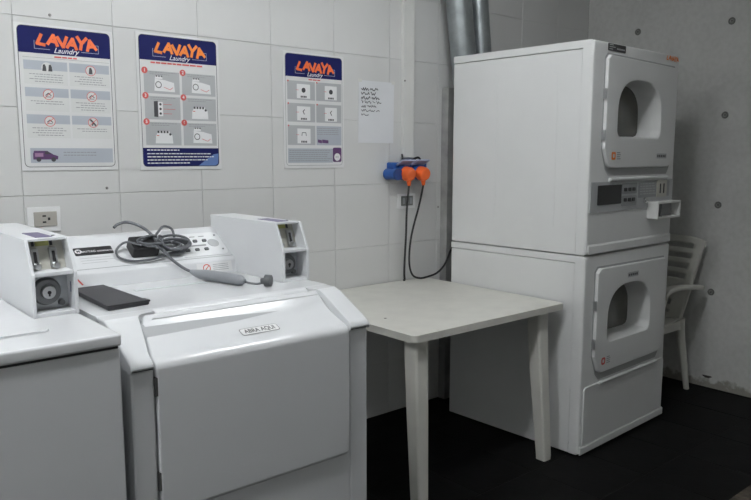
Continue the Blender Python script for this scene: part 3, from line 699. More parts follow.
coin_box(wb, -0.328, -0.224, -0.980, BT, -0.46, 1.072, 1.152, '1', beige_metal)

# ================================================================== PLASTIC TABLE
tx0, tx1, ty0, ty1, tz = 0.958, 1.874, -0.906, -0.014, 0.701
tb = thing('plastic_table', ((tx0 + tx1) / 2, (ty0 + ty1) / 2, 0), 'square cream plastic table between the slanted-door washer and the dryer', 'table')
bm = NB(); prism(bm, rrect(tx0, tx1, ty0, ty1, 0.022, 6), 'z', tz - 0.028, tz, 0.006, 3); obj('tabletop', bm, plastic_cream, tb)
bm = NB()
box(bm, tx0 + 0.10, tx1 - 0.13, ty0 + 0.09, ty1 - 0.09, tz - 0.05, tz - 0.026, 0.004)
obj('apron', bm, plastic_cream, tb)
for sx in (-1, 1):
    for sy_ in (-1, 1):
        cx = (tx0 + tx1) / 2 + sx * ((tx1 - tx0) / 2 - (0.070 if sx < 0 else 0.112)); cy = (ty0 + ty1) / 2 + sy_ * ((ty1 - ty0) / 2 - 0.062)
        def sec(z, hw, o):
            return [(p[0], p[1], z) for p in rrect(cx + sx * o * 0.4 - hw, cx + sx * o * 0.4 + hw, cy + sy_ * o - hw, cy + sy_ * o + hw, hw * 0.35, 3)]
        bm = NB(); loft(bm, [sec(tz - 0.027, 0.036, 0), sec(tz - 0.09, 0.035, 0.001), sec(0.42, 0.033, 0.012), sec(0.02, 0.026, 0.042), sec(0.0, 0.025, 0.042)])
        obj('leg', bm, plastic_cream, tb)
bm = NB(); cyl(bm, (1.07, -0.62, tz), (1.07, -0.62, tz + 0.0006), 0.006, n=12); obj('stain_spot', bm, mat('stain', (0.12, 0.11, 0.1), 0.7), tb)

# ================================================================== PLASTIC CHAIR (faces the dryer, back to the concrete wall)
CYc = -0.600
ch = thing('plastic_armchair', (3.0, CYc, 0), 'white plastic armchair with slotted back against the concrete wall', 'chair')
def half(z):      # half width of the back at height z
    return 0.185 + 0.08 * min(1, max(0, (z - 0.36) / 0.5)) ** 0.9
def backx(z, q): return 3.165 + 0.11 * (max(0, z - 0.38) / 0.5) ** 1.1 + 0.03 * (1 - q * q) - 0.012
bm = NB(); nq = 28
zs = [0.38 + 0.505 * k / 52 for k in range(53)]
def slot(q, z):
    for zc in (0.832, 0.774, 0.716, 0.660):
        if abs(z - zc) < 0.0145 and 0.07 < abs(q) < 0.76: return True
    for zc in (0.555, 0.50, 0.45):
        if abs(z - zc) < 0.012 and 0.07 < abs(q) < 0.60: return True
    return False
V = {}
def vert(i, k):
    if (i, k) not in V:
        q = -1 + 2 * i / nq; z = zs[k]
        top = 0.018 * (abs(q) ** 6)
        zz = z - top * max(0, (z - 0.80) / 0.085)
        V[(i, k)] = bm.verts.new((backx(z, q), CYc + q * half(z), zz))
    return V[(i, k)]
for i in range(nq):
    for k in range(len(zs) - 1):
        q = -1 + 2 * (i + 0.5) / nq; z = (zs[k] + zs[k + 1]) / 2
        if not slot(q, z): bm.faces.new((vert(i, k), vert(i + 1, k), vert(i + 1, k + 1), vert(i, k + 1)))
bk = obj('backrest', bm, plastic_chair, ch, ang=60)
md = bk.modifiers.new('thick', 'SOLIDIFY'); md.thickness = 0.007; md.offset = 0
for s in (-1, 1):          # turned-back side flange
    bm = NB(); A = []; Bq = []
    for z in zs[::3] + [zs[-1] - 0.004]:
        zz = z - 0.018 * max(0, (z - 0.80) / 0.085)
        A.append((backx(z, 1), CYc + s * half(z), zz)); Bq.append((backx(z, 1) + 0.034, CYc + s * (half(z) - 0.006), zz - 0.004))
    a = [bm.verts.new(p) for p in A]; b_ = [bm.verts.new(p) for p in Bq]
    for k in range(len(a) - 1): bm.faces.new((a[k], a[k + 1], b_[k + 1], b_[k]))
    o = obj('back_flange', bm, plastic_chair, ch); md = o.modifiers.new('thick', 'SOLIDIFY'); md.thickness = 0.006; md.offset = 0
bm = NB()
nx = 12; rows = []
for i in range(nx + 1):
    f = i / nx; x = 2.745 + (3.17 - 2.745) * f
    z = 0.415 - 0.012 * math.sin(math.pi * f) - (0.02 * (1 - f / 0.15) ** 2 if f < 0.15 else 0)
    hw = 0.235 - 0.045 * f
    rows.append([bm.verts.new((x, CYc + hw * (-1 + 2 * j / 10), z - 0.01 * (1 - (-1 + 2 * j / 10) ** 2))) for j in range(11)])
for a, b_ in zip(rows, rows[1:]):
    for j in range(10): bm.faces.new((a[j], a[j + 1], b_[j + 1], b_[j]))
st = obj('seat', bm, plastic_chair, ch); md = st.modifiers.new('thick', 'SOLIDIFY'); md.thickness = 0.008; md.offset = 0
for s in (-1, 1): obj('seat_skirt', prism(NB(), [(2.76, 0.40), (3.17, 0.408), (3.18, 0.345), (3.12, 0.362), (2.82, 0.362), (2.76, 0.345)], 'y', CYc + s * 0.205 - 0.004, CYc + s * 0.205 + 0.004, 0.0015), plastic_chair, ch)
for s in (-1, 1):
    bm = NB(); tube(bm, [(3.165, CYc + s * 0.19, 0.42), (3.175, CYc + s * 0.195, 0.33), (3.195, CYc + s * 0.215, 0.16), (3.213, CYc + s * 0.232, 0.0)], lambda t: 0.032 - 0.016 * t, 10)
    obj('leg', bm, plastic_chair, ch)
    bm = NB(); tube(bm, [(2.80, CYc + s * 0.275, 0.60), (2.775, CYc + s * 0.262, 0.45), (2.765, CYc + s * 0.25, 0.30), (2.745, CYc + s * 0.255, 0.0)], lambda t: 0.026 - 0.010 * t, 10)
    obj('leg', bm, plastic_chair, ch)
    bm = NB()
    pts = [(2.775, 0.605), (2.81, 0.632), (2.90, 0.640), (3.02, 0.632), (3.14, 0.618), (3.235, 0.604)]
    prof = catmull([(p[0], 0, p[1]) for p in pts], 4)
    rings = []
    for k, c in enumerate(prof):
        y_c = CYc + s * (0.285 - 0.02 * (k / len(prof)) ** 2); hw = 0.027
        rings.append([(c.x, y_c + a * hw, c.z + b2) for a, b2 in ((-1, 0.0), (-0.8, 0.009), (0, 0.012), (0.8, 0.009), (1, 0.0), (0.9, -0.014), (-0.9, -0.014))])
    loft(bm, rings); obj('armrest', bm, plastic_chair, ch)

# ================================================================== WALL-HUNG THINGS
# ---- posters
def words(bm, x0, x1, z, hh, y, gap=0.004, mn=0.006, mx=0.018, fill=0.9):
    x = x0
    end = x0 + (x1 - x0) * random.uniform(fill - 0.12, fill)
    while x < end:
        q = min(random.uniform(mn, mx), end - x)
        if q < 0.002: break
        flat(bm, [(x, z), (x + q, z), (x + q, z + hh), (x, z + hh)], y); x += q + gap
def poster(x0, x1, z0, z1, label, kind):
    w_, h_ = x1 - x0, z1 - z0
    t = thing('laundry_poster', ((x0 + x1) / 2, -0.001, z0), label, 'poster', 'laundry posters on the tiled wall')
    U = lambda u, v: (x0 + u * w_, z0 + v * h_)
    def R(u0, u1, v0, v1, r=0.0, n=4):
        a = U(u0, v0); b_ = U(u1, v1); return rrect(a[0], b_[0], a[1], b_[1], r, n)
    y0, y1, y2, y3 = -0.0046, -0.0052, -0.0058, -0.0064
    bm = NB(); box(bm, x0, x1, -0.004, -0.0005, z0, z1, 0.0008, 1); obj('sheet', bm, sheet_m, t)
    bm = NB()
    a = R(0.03, 0.97, 0.025, 0.985, 0.016); c = R(0.036, 0.964, 0.029, 0.981, 0.0145)
    for k in range(len(a)): flat(bm, [a[k], a[(k + 1) % len(a)], c[(k + 1) % len(a)], c[k]], y0)
    obj('border_line', bm, ink if kind != 3 else midgrey, t, smooth=False)
    hv = 0.805 if kind != 3 else 0.79
    bm = NB(); flat(bm, R(0.036, 0.964, hv, 0.981, (0, 0, 0.0145, 0.0145)), y0 - 0.0003); obj('header_band', bm, navy, t, smooth=False)
    lx0, lz0 = U(0.235, hv + 0.055)
    bm = NB(); logo(bm, lx0, lz0, w_ * 0.56, h_ * 0.066, y1, 0.0112); obj('logo_lettering', bm, orange_p if kind != 2 else orange_p2, t, smooth=False)
    bm = NB(); e = 0.0016
    for (u0, v0, u1, v1) in ((0.19, hv + 0.030, 0.19, hv + 0.085), (0.19, hv + 0.030, 0.34, hv + 0.030), (0.66, hv + 0.030, 0.84, hv + 0.030), (0.84, hv + 0.030, 0.84, hv + 0.085), (0.79, hv + 0.085, 0.84, hv + 0.085)):
        stroke(bm, [U(u0, v0), U(u1, v1)], e, y1)
    obj('logo_bracket', bm, cell_blue, t, smooth=False)
    p = U(0.50, hv + 0.026); obj('logo_script', place_text('Laundry', 0.026, (p[0], y2, p[1]), (1, 0, 0), (0, 0, 1), shear=0.4, bold=0.0002), white_p, t, smooth=False)
    bm = NB(); cu = {1: (0.38, 0.62), 2: (0.16, 0.84), 3: (0.40, 0.60)}[kind]
    words(bm, U(cu[0], 0)[0], U(cu[1], 0)[0], U(0, hv - 0.022)[1], 0.006 if kind == 2 else 0.005, y1, 0.003, 0.012, 0.03, 1.0)
    obj('red_caption', bm, red_p, t, smooth=False)
    if kind == 1:
        bm = NB(); stroke(bm, [U(0.07, hv - 0.03), U(0.95, hv - 0.03)], 0.001, y0); obj('rule_line', bm, midgrey, t, smooth=False)
        for r_, (va, vb) in enumerate(((0.595, 0.755), (0.412, 0.572), (0.228, 0.388))):
            for cidx, (ua, ub) in enumerate(((0.075, 0.505), (0.525, 0.945))):
                bm = NB(); flat(bm, R(ua, ub, va, vb), y0 - 0.0002); pn = obj('panel', bm, cell_white, t, smooth=False)
                bm = NB(); flat(bm, R(ua, ub, vb - 0.062, vb), y1); obj('panel_band', bm, cell_blue, pn, smooth=False)
                c = U((ua + ub) / 2 + 0.01, vb - 0.045); rr = 0.0185
                bm = NB(); flat(bm, disc(c[0], c[1], rr), y2); obj('icon_disc', bm, cell_white, pn, smooth=False)
                bm = NB()
                if (r_, cidx) != (0, 0): annulus(bm, c[0], c[1], rr, 0.0022, y3)
                if r_ > 0: stroke(bm, [(c[0] - 0.012, c[1] - 0.011), (c[0] + 0.012, c[1] + 0.011)], 0.0022, y3)
                if bm.faces: obj('icon_ring', bm, red_p, pn, smooth=False)
                bm.free() if not bm.is_valid else None
                bm = NB()
                if r_ == 0:
                    for sx in ((-0.009, 0.011) if cidx == 0 else (0.0,)):
                        flat(bm, [(c[0] + sx - 0.007, c[1] - 0.012), (c[0] + sx + 0.007, c[1] - 0.012), (c[0] + sx + 0.006, c[1] + 0.004), (c[0] + sx + 0.002, c[1] + 0.012), (c[0] + sx - 0.004, c[1] + 0.010)], y3 + 0.0002)
                elif (r_, cidx) == (2, 1):
                    stroke(bm, [(c[0] - 0.009, c[1] + 0.010), (c[0] + 0.001, c[1]), (c[0] + 0.009, c[1] - 0.010)], 0.006, y3 + 0.0002)
                    stroke(bm, [(c[0] + 0.001, c[1]), (c[0] - 0.003, c[1] - 0.010)], 0.005, y3 + 0.0002)
                else:
                    stroke(bm, [(c[0] - 0.009, c[1] - 0.003), (c[0], c[1] + 0.005), (c[0] + 0.009, c[1] - 0.003)], 0.003, y3 + 0.0002)
                    stroke(bm, [(c[0] - 0.008, c[1] - 0.008), (c[0] + 0.008, c[1] - 0.008)], 0.002, y3 + 0.0002)
                obj('pictogram', bm, ink, pn, smooth=False)
                bm = NB()
                for q in range(2 if (r_, cidx) in ((1, 0), (2, 1)) else 4):
                    zz = U(0, vb - 0.094 - q * 0.0165)[1]; words(bm, U(ua + 0.05 + 0.05 * (q % 2), 0)[0], U(ub - 0.03, 0)[0], zz, 0.0026, y1, 0.0025, 0.005, 0.014, 0.97)
                obj('text_lines', bm, ink_soft, pn, smooth=False)
        bm = NB(); flat(bm, R(0.09, 0.945, 0.055, 0.158), y0 - 0.0002); fb = obj('footer_band', bm, cell_blue, t, smooth=False)
        bm = NB(); vx, vz = U(0.115, 0.078)
        flat(bm, [(vx, vz), (vx + 0.083, vz), (vx + 0.085, vz + 0.012), (vx + 0.068, vz + 0.018), (vx + 0.048, vz + 0.031), (vx + 0.004, vz + 0.031), (vx, vz + 0.02)], y1)
        obj('van_picture', bm, violet, fb, smooth=False)
        bm = NB()
        flat(bm, disc(vx + 0.018, vz, 0.008), y2); flat(bm, disc(vx + 0.068, vz, 0.008), y2); flat(bm, [(vx + 0.040, vz + 0.019), (vx + 0.062, vz + 0.019), (vx + 0.050, vz + 0.028), (vx + 0.040, vz + 0.028)], y2)
        obj('van_wheels', bm, ink, fb, smooth=False)
        bm = NB(); flat(bm, [(vx + 0.006, vz + 0.010), (vx + 0.034, vz + 0.010), (vx + 0.034, vz + 0.023), (vx + 0.006, vz + 0.023)], y2); obj('van_panel', bm, mat('mauve_print', (0.34, 0.20, 0.32), 0.5), fb, smooth=False)
        bm = NB()
        for q in range(2): words(bm, U(0.42, 0)[0], U(0.80, 0)[0], U(0, 0.125 - q * 0.02)[1], 0.0032, y1, 0.0025, 0.006, 0.014, 1.0)
        obj('text_lines', bm, ink_soft, fb, smooth=False)
    elif kind == 2:
        for r_, (va, vb) in enumerate(((0.565, 0.728), (0.375, 0.545), (0.185, 0.355))):
            for cidx, (ua, ub) in enumerate(((0.075, 0.495), (0.525, 0.945))):
                bm = NB(); flat(bm, R(ua, ub, va, vb), y0 - 0.0002); pn = obj('panel', bm, cell_grey, t, smooth=False)
                c = U(ua + 0.012, vb + 0.002)
                bm = NB(); flat(bm, disc(c[0], c[1], 0.0125), y1); obj('step_badge', bm, red_p, pn, smooth=False)
                bm = NB(); obj('step_number', place_text(str(r_ * 2 + cidx + 1), 0.017, (c[0], y2, c[1]), (1, 0, 0), (0, 0, 1), bold=0.0005), white_p, pn, smooth=False); bm.free()
                a0, b0 = U(ua, va); a1, b1 = U(ub, vb); ww = a1 - a0; hh = b1 - b0
                bm = NB(); bw = NB(); br = NB()
                if (r_, cidx) == (1, 0):
                    flat(bm, [(a0 + ww * 0.25, b0 + hh * 0.12), (a0 + ww * 0.36, b0 + hh * 0.10), (a0 + ww * 0.36, b0 + hh * 0.80), (a0 + ww * 0.25, b0 + hh * 0.78)], y1)
                    flat(bw, [(a0 + ww * 0.37, b0 + hh * 0.15), (a0 + ww * 0.50, b0 + hh * 0.15), (a0 + ww * 0.50, b0 + hh * 0.76), (a0 + ww * 0.37, b0 + hh * 0.76)], y1)
                    for q in range(3): flat(bm, disc(a0 + ww * 0.43, b0 + hh * (0.26 + q * 0.2), 0.005, 10), y2)
                    for q in range(3): stroke(br, [(a0 + ww * 0.52, b0 + hh * (0.26 + 0.2 * q)), (a0 + ww * (0.75 + 0.1 * (q % 2)), b0 + hh * (0.26 + 0.2 * q))], 0.0018, y2)
                elif r_ == 0 or (r_, cidx) == (2, 1):
                    flat(bw, [(a0 + ww * 0.28, b0 + hh * 0.12), (a0 + ww * 0.86, b0 + hh * 0.10), (a0 + ww * 0.84, b0 + hh * 0.52), (a0 + ww * 0.58, b0 + hh * 0.62), (a0 + ww * 0.30, b0 + hh * 0.66)], y1)
                    flat(bw, [(a0 + ww * 0.30, b0 + hh * 0.66), (a0 + ww * 0.52, b0 + hh * 0.66), (a0 + ww * 0.50, b0 + hh * 0.78), (a0 + ww * 0.32, b0 + hh * 0.78)], y1)
                    annulus(bm, a0 + ww * 0.40, b0 + hh * 0.40, 0.013, 0.003, y2)
                    for q in range(3): flat(bm, [(a0 + ww * (0.33 + q * 0.07), b0 + hh * 0.75), (a0 + ww * (0.37 + q * 0.07), b0 + hh * 0.75), (a0 + ww * (0.37 + q * 0.07), b0 + hh * 0.81), (a0 + ww * (0.33 + q * 0.07), b0 + hh * 0.81)], y2)
                    stroke(br, [(a0 + ww * 0.55, b0 + hh * 0.30), (a0 + ww * 0.72, b0 + hh * 0.20), (a0 + ww * 0.80, b0 + hh * 0.30)], 0.002, y2)
                else:
                    flat(bw, [(a0 + ww * 0.26, b0 + hh * 0.08), (a0 + ww * 0.76, b0 + hh * 0.08), (a0 + ww * 0.74, b0 + hh * 0.45), (a0 + ww * 0.28, b0 + hh * 0.45)], y1)
                    flat(bw, [(a0 + ww * 0.30, b0 + hh * 0.45), (a0 + ww * 0.68, b0 + hh * 0.45), (a0 + ww * 0.66, b0 + hh * 0.62), (a0 + ww * 0.33, b0 + hh * 0.62)], y1 )
                    for q in range(4): flat(bm, [(a0 + ww * (0.32 + q * 0.085), b0 + hh * 0.53), (a0 + ww * (0.375 + q * 0.085), b0 + hh * 0.53), (a0 + ww * (0.375 + q * 0.085), b0 + hh * 0.63), (a0 + ww * (0.32 + q * 0.085), b0 + hh * 0.63)], y2)
                    flat(bm, disc(a0 + ww * 0.68, b0 + hh * 0.48, 0.005, 10), y2)
                    stroke(br, [(a0 + ww * 0.30, b0 + hh * 0.42), (a0 + ww * 0.36, b0 + hh * 0.42)], 0.003, y2)
                obj('pictogram_body', bw, white_p, pn, smooth=False); obj('pictogram_detail', bm, ink, pn, smooth=False); obj('pictogram_arrows', br, red_p, pn, smooth=False)
                bm = NB()
                for q in range(2): words(bm, a0 + 0.024, a1 - 0.004, b1 - 0.006 - q * 0.007, 0.0026, y1, 0.0022, 0.005, 0.013, 0.95 if q == 0 else 0.7)
                obj('text_lines', bm, ink_soft, pn, smooth=False)
        bm = NB(); flat(bm, R(0.036, 0.964, 0.029, 0.165, (0.0145, 0.0145, 0, 0)), y0 - 0.0003); fb = obj('footer_band', bm, navy, t, smooth=False)
        bm = NB(); flat(bm, [U(0.70, 0.030), U(0.92, 0.030), U(0.955, 0.045), U(0.963, 0.125), U(0.90, 0.118), U(0.82, 0.085)], y1); obj('footer_swoosh', bm, navy2, fb, smooth=False)
        bm = NB()
        words(bm, U(0.08, 0)[0], U(0.50, 0)[0], U(0, 0.145)[1], 0.0042, y2, 0.003, 0.006, 0.016, 1.0)
        for q in range(4): words(bm, U(0.08, 0)[0], U((0.93, 0.93, 0.83, 0.60)[q], 0)[0], U(0, 0.118 - q * 0.0235)[1], 0.0042, y2, 0.003, 0.006, 0.018, 1.0)
        obj('text_lines', bm, white_p, fb, smooth=False)
    else:
        rowsv = ((0.595, 0.755), (0.405, 0.565), (0.205, 0.375))
        for r_, (va, vb) in enumerate(rowsv):
            for cidx, (ua, ub) in enumerate(((0.06, 0.505), (0.525, 0.95))):
                last = (r_, cidx) == (2, 1)
                bm = NB(); flat(bm, R(ua, ub, va, vb), y0 - 0.0002); pn = obj('panel', bm, cell_blue if last else cell_grey, t, smooth=False)
                a0, b0 = U(ua, va); a1, b1 = U(ub, vb); ww = a1 - a0; hh = b1 - b0
                bm = NB()
                if last:
                    for (q, e_) in ((0.0, 0.16), (0.17, 0.42)):
                        flat(bm, [(a0 + ww * (0.05 + q), b0 + hh * (0.14 - q * 0.1)), (a0 + ww * (0.05 + e_), b0 + hh * 0.10), (a0 + ww * (0.05 + e_), b0 + hh * 0.26), (a0 + ww * (0.05 + q), b0 + hh * 0.30)], y1)
                    obj('dark_motif', bm, violet, pn, smooth=False)
                    bm = NB()
                    for q in range(4): words(bm, a0 + 0.004, a1 - 0.004, b1 - 0.012 - q * 0.009, 0.0028, y1, 0.0022, 0.005, 0.013, 0.95)
                    obj('text_lines', bm, ink_soft, pn, smooth=False); continue
                flat(bm, [(a0 + ww * 0.34, b0 + hh * 0.08), (a0 + ww * 0.82, b0 + hh * 0.08), (a0 + ww * 0.82, b0 + hh * 0.84), (a0 + ww * 0.34, b0 + hh * 0.84)], y1); obj('pictogram_body', bm, white_p, pn, smooth=False)
                bm = NB(); cx, cz = a0 + ww * 0.58, b0 + hh * 0.52
                if r_ == 0: flat(bm, disc(cx, cz, 0.011), y2)
                elif r_ == 1: stroke(bm, [(cx + 0.004, cz + 0.012), (cx - 0.004, cz + 0.004), (cx + 0.003, cz - 0.008)], 0.004, y2)
                else: stroke(bm, [(cx - 0.012, cz - 0.004), (cx - 0.010, cz + 0.010), (cx + 0.010, cz + 0.010), (cx + 0.012, cz - 0.004)], 0.003, y2)
                for q in range(4): flat(bm, [(cx - 0.016 + q * 0.0085, b0 + hh * 0.12), (cx - 0.0095 + q * 0.0085, b0 + hh * 0.12), (cx - 0.0095 + q * 0.0085, b0 + hh * 0.22), (cx - 0.016 + q * 0.0085, b0 + hh * 0.22)], y2)
                obj('pictogram_detail', bm, ink, pn, smooth=False)
                bm = NB(); stroke(bm, [(a0 + ww * 0.30, cz), (a0 + ww * 0.40, cz)], 0.0018, y2); flat(bm, disc(a0 + 0.004, b1 - 0.002, 0.004, 10), y2); obj('pictogram_arrow', bm, red_p, pn, smooth=False)
        bm = NB(); flat(bm, R(0.06, 0.80, 0.050, 0.175), y0 - 0.0002); fb = obj('footer_panel', bm, cell_blue, t, smooth=False)
        bm = NB()
        for q in range(6): words(bm, U(0.08, 0)[0], U(0.78, 0)[0], U(0, 0.155 - q * 0.018)[1], 0.0028, y1, 0.0022, 0.006, 0.016, 1.0)
        obj('text_lines', bm, midgrey, fb, smooth=False)
        bm = NB(); flat(bm, R(0.80, 0.95, 0.055, 0.185, 0.008), y1); obj('footer_badge', bm, violet, fb, smooth=False)
        c = U(0.875, 0.10); bm = NB(); flat(bm, disc(c[0], c[1], 0.018), y2); obj('badge_disc', bm, white_p, fb, smooth=False)
        bm = NB(); words(bm, c[0] - 0.010, c[0] + 0.010, c[1] - 0.002, 0.004, y3, 0.002, 0.004, 0.007, 1.0); obj('badge_print', bm, ink_soft, fb, smooth=False)
    return t
poster(-0.084, 0.256, 1.292, 1.800, 'laundry poster with round icons and a van picture at its foot', 1)
poster(0.344, 0.693, 1.289, 1.814, 'laundry poster with red step numbers and dark blue footer', 2)
poster(1.006, 1.345, 1.287, 1.804, 'laundry poster with five grey picture panels and a round badge', 3)
# ---- handwritten note
nt_ = thing('paper_note', (1.55, -0.001, 1.407), 'white sheet of paper with handwritten lines taped beside the trunking', 'note')
bm = NB(); R0 = []
nxp, nzp = 6, 6
g = [[bm.verts.new((1.438 + 0.228 * i / nxp - 0.010 * (1 - k / nzp) * 0.5, -0.0018 - 0.0012 * (1 - k / nzp) ** 2 * (0.5 + 0.5 * math.sin(i * 1.1)), 1.407 + 0.298 * k / nzp)) for k in range(nzp + 1)] for i in range(nxp + 1)]
for i in range(nxp):
    for k in range(nzp): bm.faces.new((g[i][k], g[i + 1][k], g[i + 1][k + 1], g[i][k + 1]))
o = obj('sheet', bm, paper_m, nt_, smooth=False); md = o.modifiers.new('thick', 'SOLIDIFY'); md.thickness = 0.0006
bm = NB(); r5 = random.Random(9)
lens = [[0.045, 0.05], [0.05, 0.03], [0.055, 0.05], [0.012, 0.04, 0.014, 0.03], [0.028, 0.055], [0.085, 0.02], [0.045]]
for q, ws in enumerate(lens):
    x = 1.452; z = 1.665 - q * 0.0205
    for w_ in ws:
        n = max(3, int(w_ / 0.0042)); pts = [(x + w_ * k / n, z + r5.uniform(-0.0075, 0.0075) * (0.62 if q > 4 else 1)) for k in range(n + 1)]
        stroke(bm, pts, 0.0042 if q < 3 else 0.003, -0.0038); x += w_ + 0.010
obj('handwriting', bm, mat('pen_ink', (0.09, 0.09, 0.10), 0.6), nt_, smooth=False)
for xx in (1.445, 1.66):
    bm = NB(); box(bm, xx - 0.012, xx + 0.012, -0.0030, -0.0022, 1.696, 1.712); obj('tape', bm, mat('tape', (0.66, 0.66, 0.63), 0.3), nt_)

# ---- trunking, sockets, plugs, cables
bm = NB(); box(bm, 1.713, 1.786, -0.022, -0.0002, 1.335, CEIL - 0.001, 0.003); tr = solo('cable_trunking', bm, mat('trunking_white', (0.70, 0.70, 0.675), 0.4), (1.75, -0.011, 1.335), 'white vertical plastic cable trunking rising above the blue socket box', 'trunking')
sb = thing('socket_box', (1.73, 0, 1.22), 'blue wall socket box with flip lids below the white trunking', 'socket')
bm = NB(); box(bm, 1.615, 1.850, -0.055, -0.0004, 1.225, 1.312, 0.008, 3); obj('housing', bm, blue_pl, sb)
bm = NB(); cyl(bm, (1.618, -0.005, 1.253), (1.618, -0.085, 1.253), 0.028, 0.027, 24); so = obj('socket_outlet', bm, blue_pl, sb)
bm = NB(); cyl(bm, (1.618, -0.083, 1.253), (1.618, -0.090, 1.253), 0.030, 0.029, 24); obj('socket_ring', bm, mat('dark_blue', (0.01, 0.05, 0.2), 0.35), so)
for x in (1.675, 1.775):
    bm = NB(); cyl(bm, (x, -0.05, 1.262), (x, -0.078, 1.258), 0.038, 0.038, 24); obj('socket_collar', bm, blue_pl, sb)
    bm = NB(); box(bm, x - 0.045, x + 0.045, -0.004, 0.004, -0.003, 0.05, 0.003)
    bm.transform(Matrix.Translation((0, -0.062, 1.300)) @ Matrix.Rotation(rad(62), 4, 'X')); obj('flip_lid', bm, lid_pl, sb)
bm = NB(); tube(bm, [(1.70, -0.03, 1.31), (1.695, -0.035, 1.335), (1.705, -0.02, 1.35)], 0.005); tube(bm, [(1.74, -0.03, 1.31), (1.76, -0.045, 1.325), (1.80, -0.04, 1.335), (1.82, -0.045, 1.312)], 0.006); obj('bracket', bm, dark_m, sb)
def plug(x, label):
    t = thing('power_plug', (x, -0.08, 1.222), label, 'plug', 'orange plugs in the blue socket box')
    bm = NB(); loft(bm, [ring((x, -0.079, 1.256), (0, -1, 0), 0.034, 20), ring((x, -0.084, 1.256), (0, -1, 0), 0.037, 20), ring((x, -0.112, 1.252), (0, -1, -0.15), 0.036, 20), ring((x, -0.124, 1.250), (0, -1, -0.2), 0.030, 20), ring((x, -0.128, 1.249), (0, -1, -0.2), 0.018, 20)])
    obj('plug_body', bm, orange_pl, t)
    bm = NB(); cyl(bm, (x, -0.104, 1.222), (x, -0.106, 1.196), 0.013, 0.008, 14); obj('cable_sleeve', bm, orange_pl, t)
plug(1.675, 'orange plug nearer the blue empty outlet on the socket box'); plug(1.775, 'orange plug nearer the dryer on the socket box')
bm = NB(); tube(bm, [(1.675, -0.106, 1.200), (1.680, -0.085, 1.07), (1.699, -0.06, 0.942), (1.704, -0.045, 0.80), (1.712, -0.035, 0.735), (1.715, -0.0345, 0.7075), (1.700, -0.045, 0.7075)], 0.0055)
solo('power_cable', bm, rubber_m, (1.712, -0.035, 0.71), 'black cable hanging straight down from an orange plug to the table', 'cable')
bm = NB(); tube(bm, [(1.775, -0.106, 1.200), (1.775, -0.075, 1.091), (1.742, -0.055, 0.938), (1.727, -0.055, 0.81), (1.748, -0.055, 0.735), (1.80, -0.055, 0.7085), (1.87, -0.05, 0.7085), (1.93, -0.06, 0.725), (1.985, -0.06, 0.765), (2.025, -0.06, 0.83), (2.07, -0.06, 0.87)], 0.0052)
solo('power_cable', bm, rubber_m, (1.80, -0.08, 0.703), 'black cable looping from an orange plug across to the dryer back', 'cable')
t = thing('wall_outlet', (-0.016, 0, 1.09), 'beige wall outlet on a white plate above the coin box', 'outlet')
bm = NB(); box(bm, -0.078, 0.036, -0.006, -0.0003, 1.073, 1.163, 0.002); obj('cover_plate', bm, white_p, t)
bm = NB(); box(bm, -0.056, 0.022, -0.011, -0.005, 1.094, 1.146, 0.002); rc = obj('receptacle', bm, beige_pl, t)
for (x, z, a, b_) in ((-0.022, 1.131, 0.006, 0.003), (-0.022, 1.109, 0.006, 0.003), (-0.006, 1.120, 0.004, 0.005)):
    bm = NB(); box(bm, x - a, x + a, -0.0118, -0.0105, z - b_, z + b_, 0.0003); obj('slot', bm, dark_m, rc)
t = thing('wall_switch', (1.755, 0, 1.09), 'small grey wall outlet behind the hanging cables', 'outlet')
bm = NB(); box(bm, 1.690, 1.816, -0.004, -0.0003, 1.074, 1.150, 0.0015); obj('cover_plate', bm, white_p, t)
bm = NB(); box(bm, 1.714, 1.795, -0.009, -0.003, 1.088, 1.138, 0.002); rc = obj('receptacle', bm, mat('switch_face', (0.16, 0.165, 0.16), 0.5), t)
for k in range(3):
    bm = NB(); box(bm, 1.722 + k * 0.025, 1.738 + k * 0.025, -0.011, -0.008, 1.097, 1.129, 0.001); obj('module', bm, midgrey, rc)
for (x, z, lb) in ((0.040, 1.836, 'small dark screw in the tiles above the van poster'), (0.211, 1.224, 'small dark screw in the tiles under the van poster'), (1.720, 1.718, 'small dark screw at the trunking edge near the paper note'), (1.989, 1.07, 'small dark screw in the tiles near the dryer')):
    bm = NB(); y_ = -0.0005 if x != 1.720 else -0.022; cyl(bm, (x, y_ + 0.0005, z), (x, y_ - 0.003, z), 0.0055, 0.004, 12); cyl(bm, (x, y_ - 0.003, z), (x, y_ - 0.004, z), 0.002, n=8)
    solo('wall_screw', bm, mat('screw_dark', (0.30, 0.29, 0.28), 0.5, metal=0.6), (x, y_, z), lb, 'screw')

# ---- ducts behind the dryer
bm = NB(); box(bm, 2.005, 2.18, -0.05, -0.0005, 0.0, 1.70, 0.003); solo('sheet_metal_duct', bm, duct_m, (2.13, -0.025, 0), 'grey sheet-metal casing on the wall behind the dryer', 'duct')
def pipe(p0, p1, r, label):
    t = thing('exhaust_pipe', p0, label, 'pipe')
    bm = NB(); cyl(bm, p0, p1, r, n=32); obj('pipe', bm, galv_m, t)
    a = Vector(p0); b_ = Vector(p1)
    for f in (0.50, 0.9):
        c = a + (b_ - a) * f; d = (b_ - a).normalized() * 0.006
        bm = NB(); loft(bm, [ring(c - d, d, r + 0.0005, 32), ring(c - d * 0.5, d, r + 0.004, 32), ring(c + d * 0.5, d, r + 0.004, 32), ring(c + d, d, r + 0.0005, 32)], cap=False); obj('pipe_seam', bm, galv_m, t)
pipe((2.057, -0.125, 1.72), (1.915, -0.125, CEIL), 0.066, 'wide galvanised exhaust pipe rising behind the dryer')
pipe((2.220, -0.10, 1.72), (2.105, -0.10, CEIL), 0.056, 'narrow galvanised exhaust pipe beside the wide one behind the dryer')

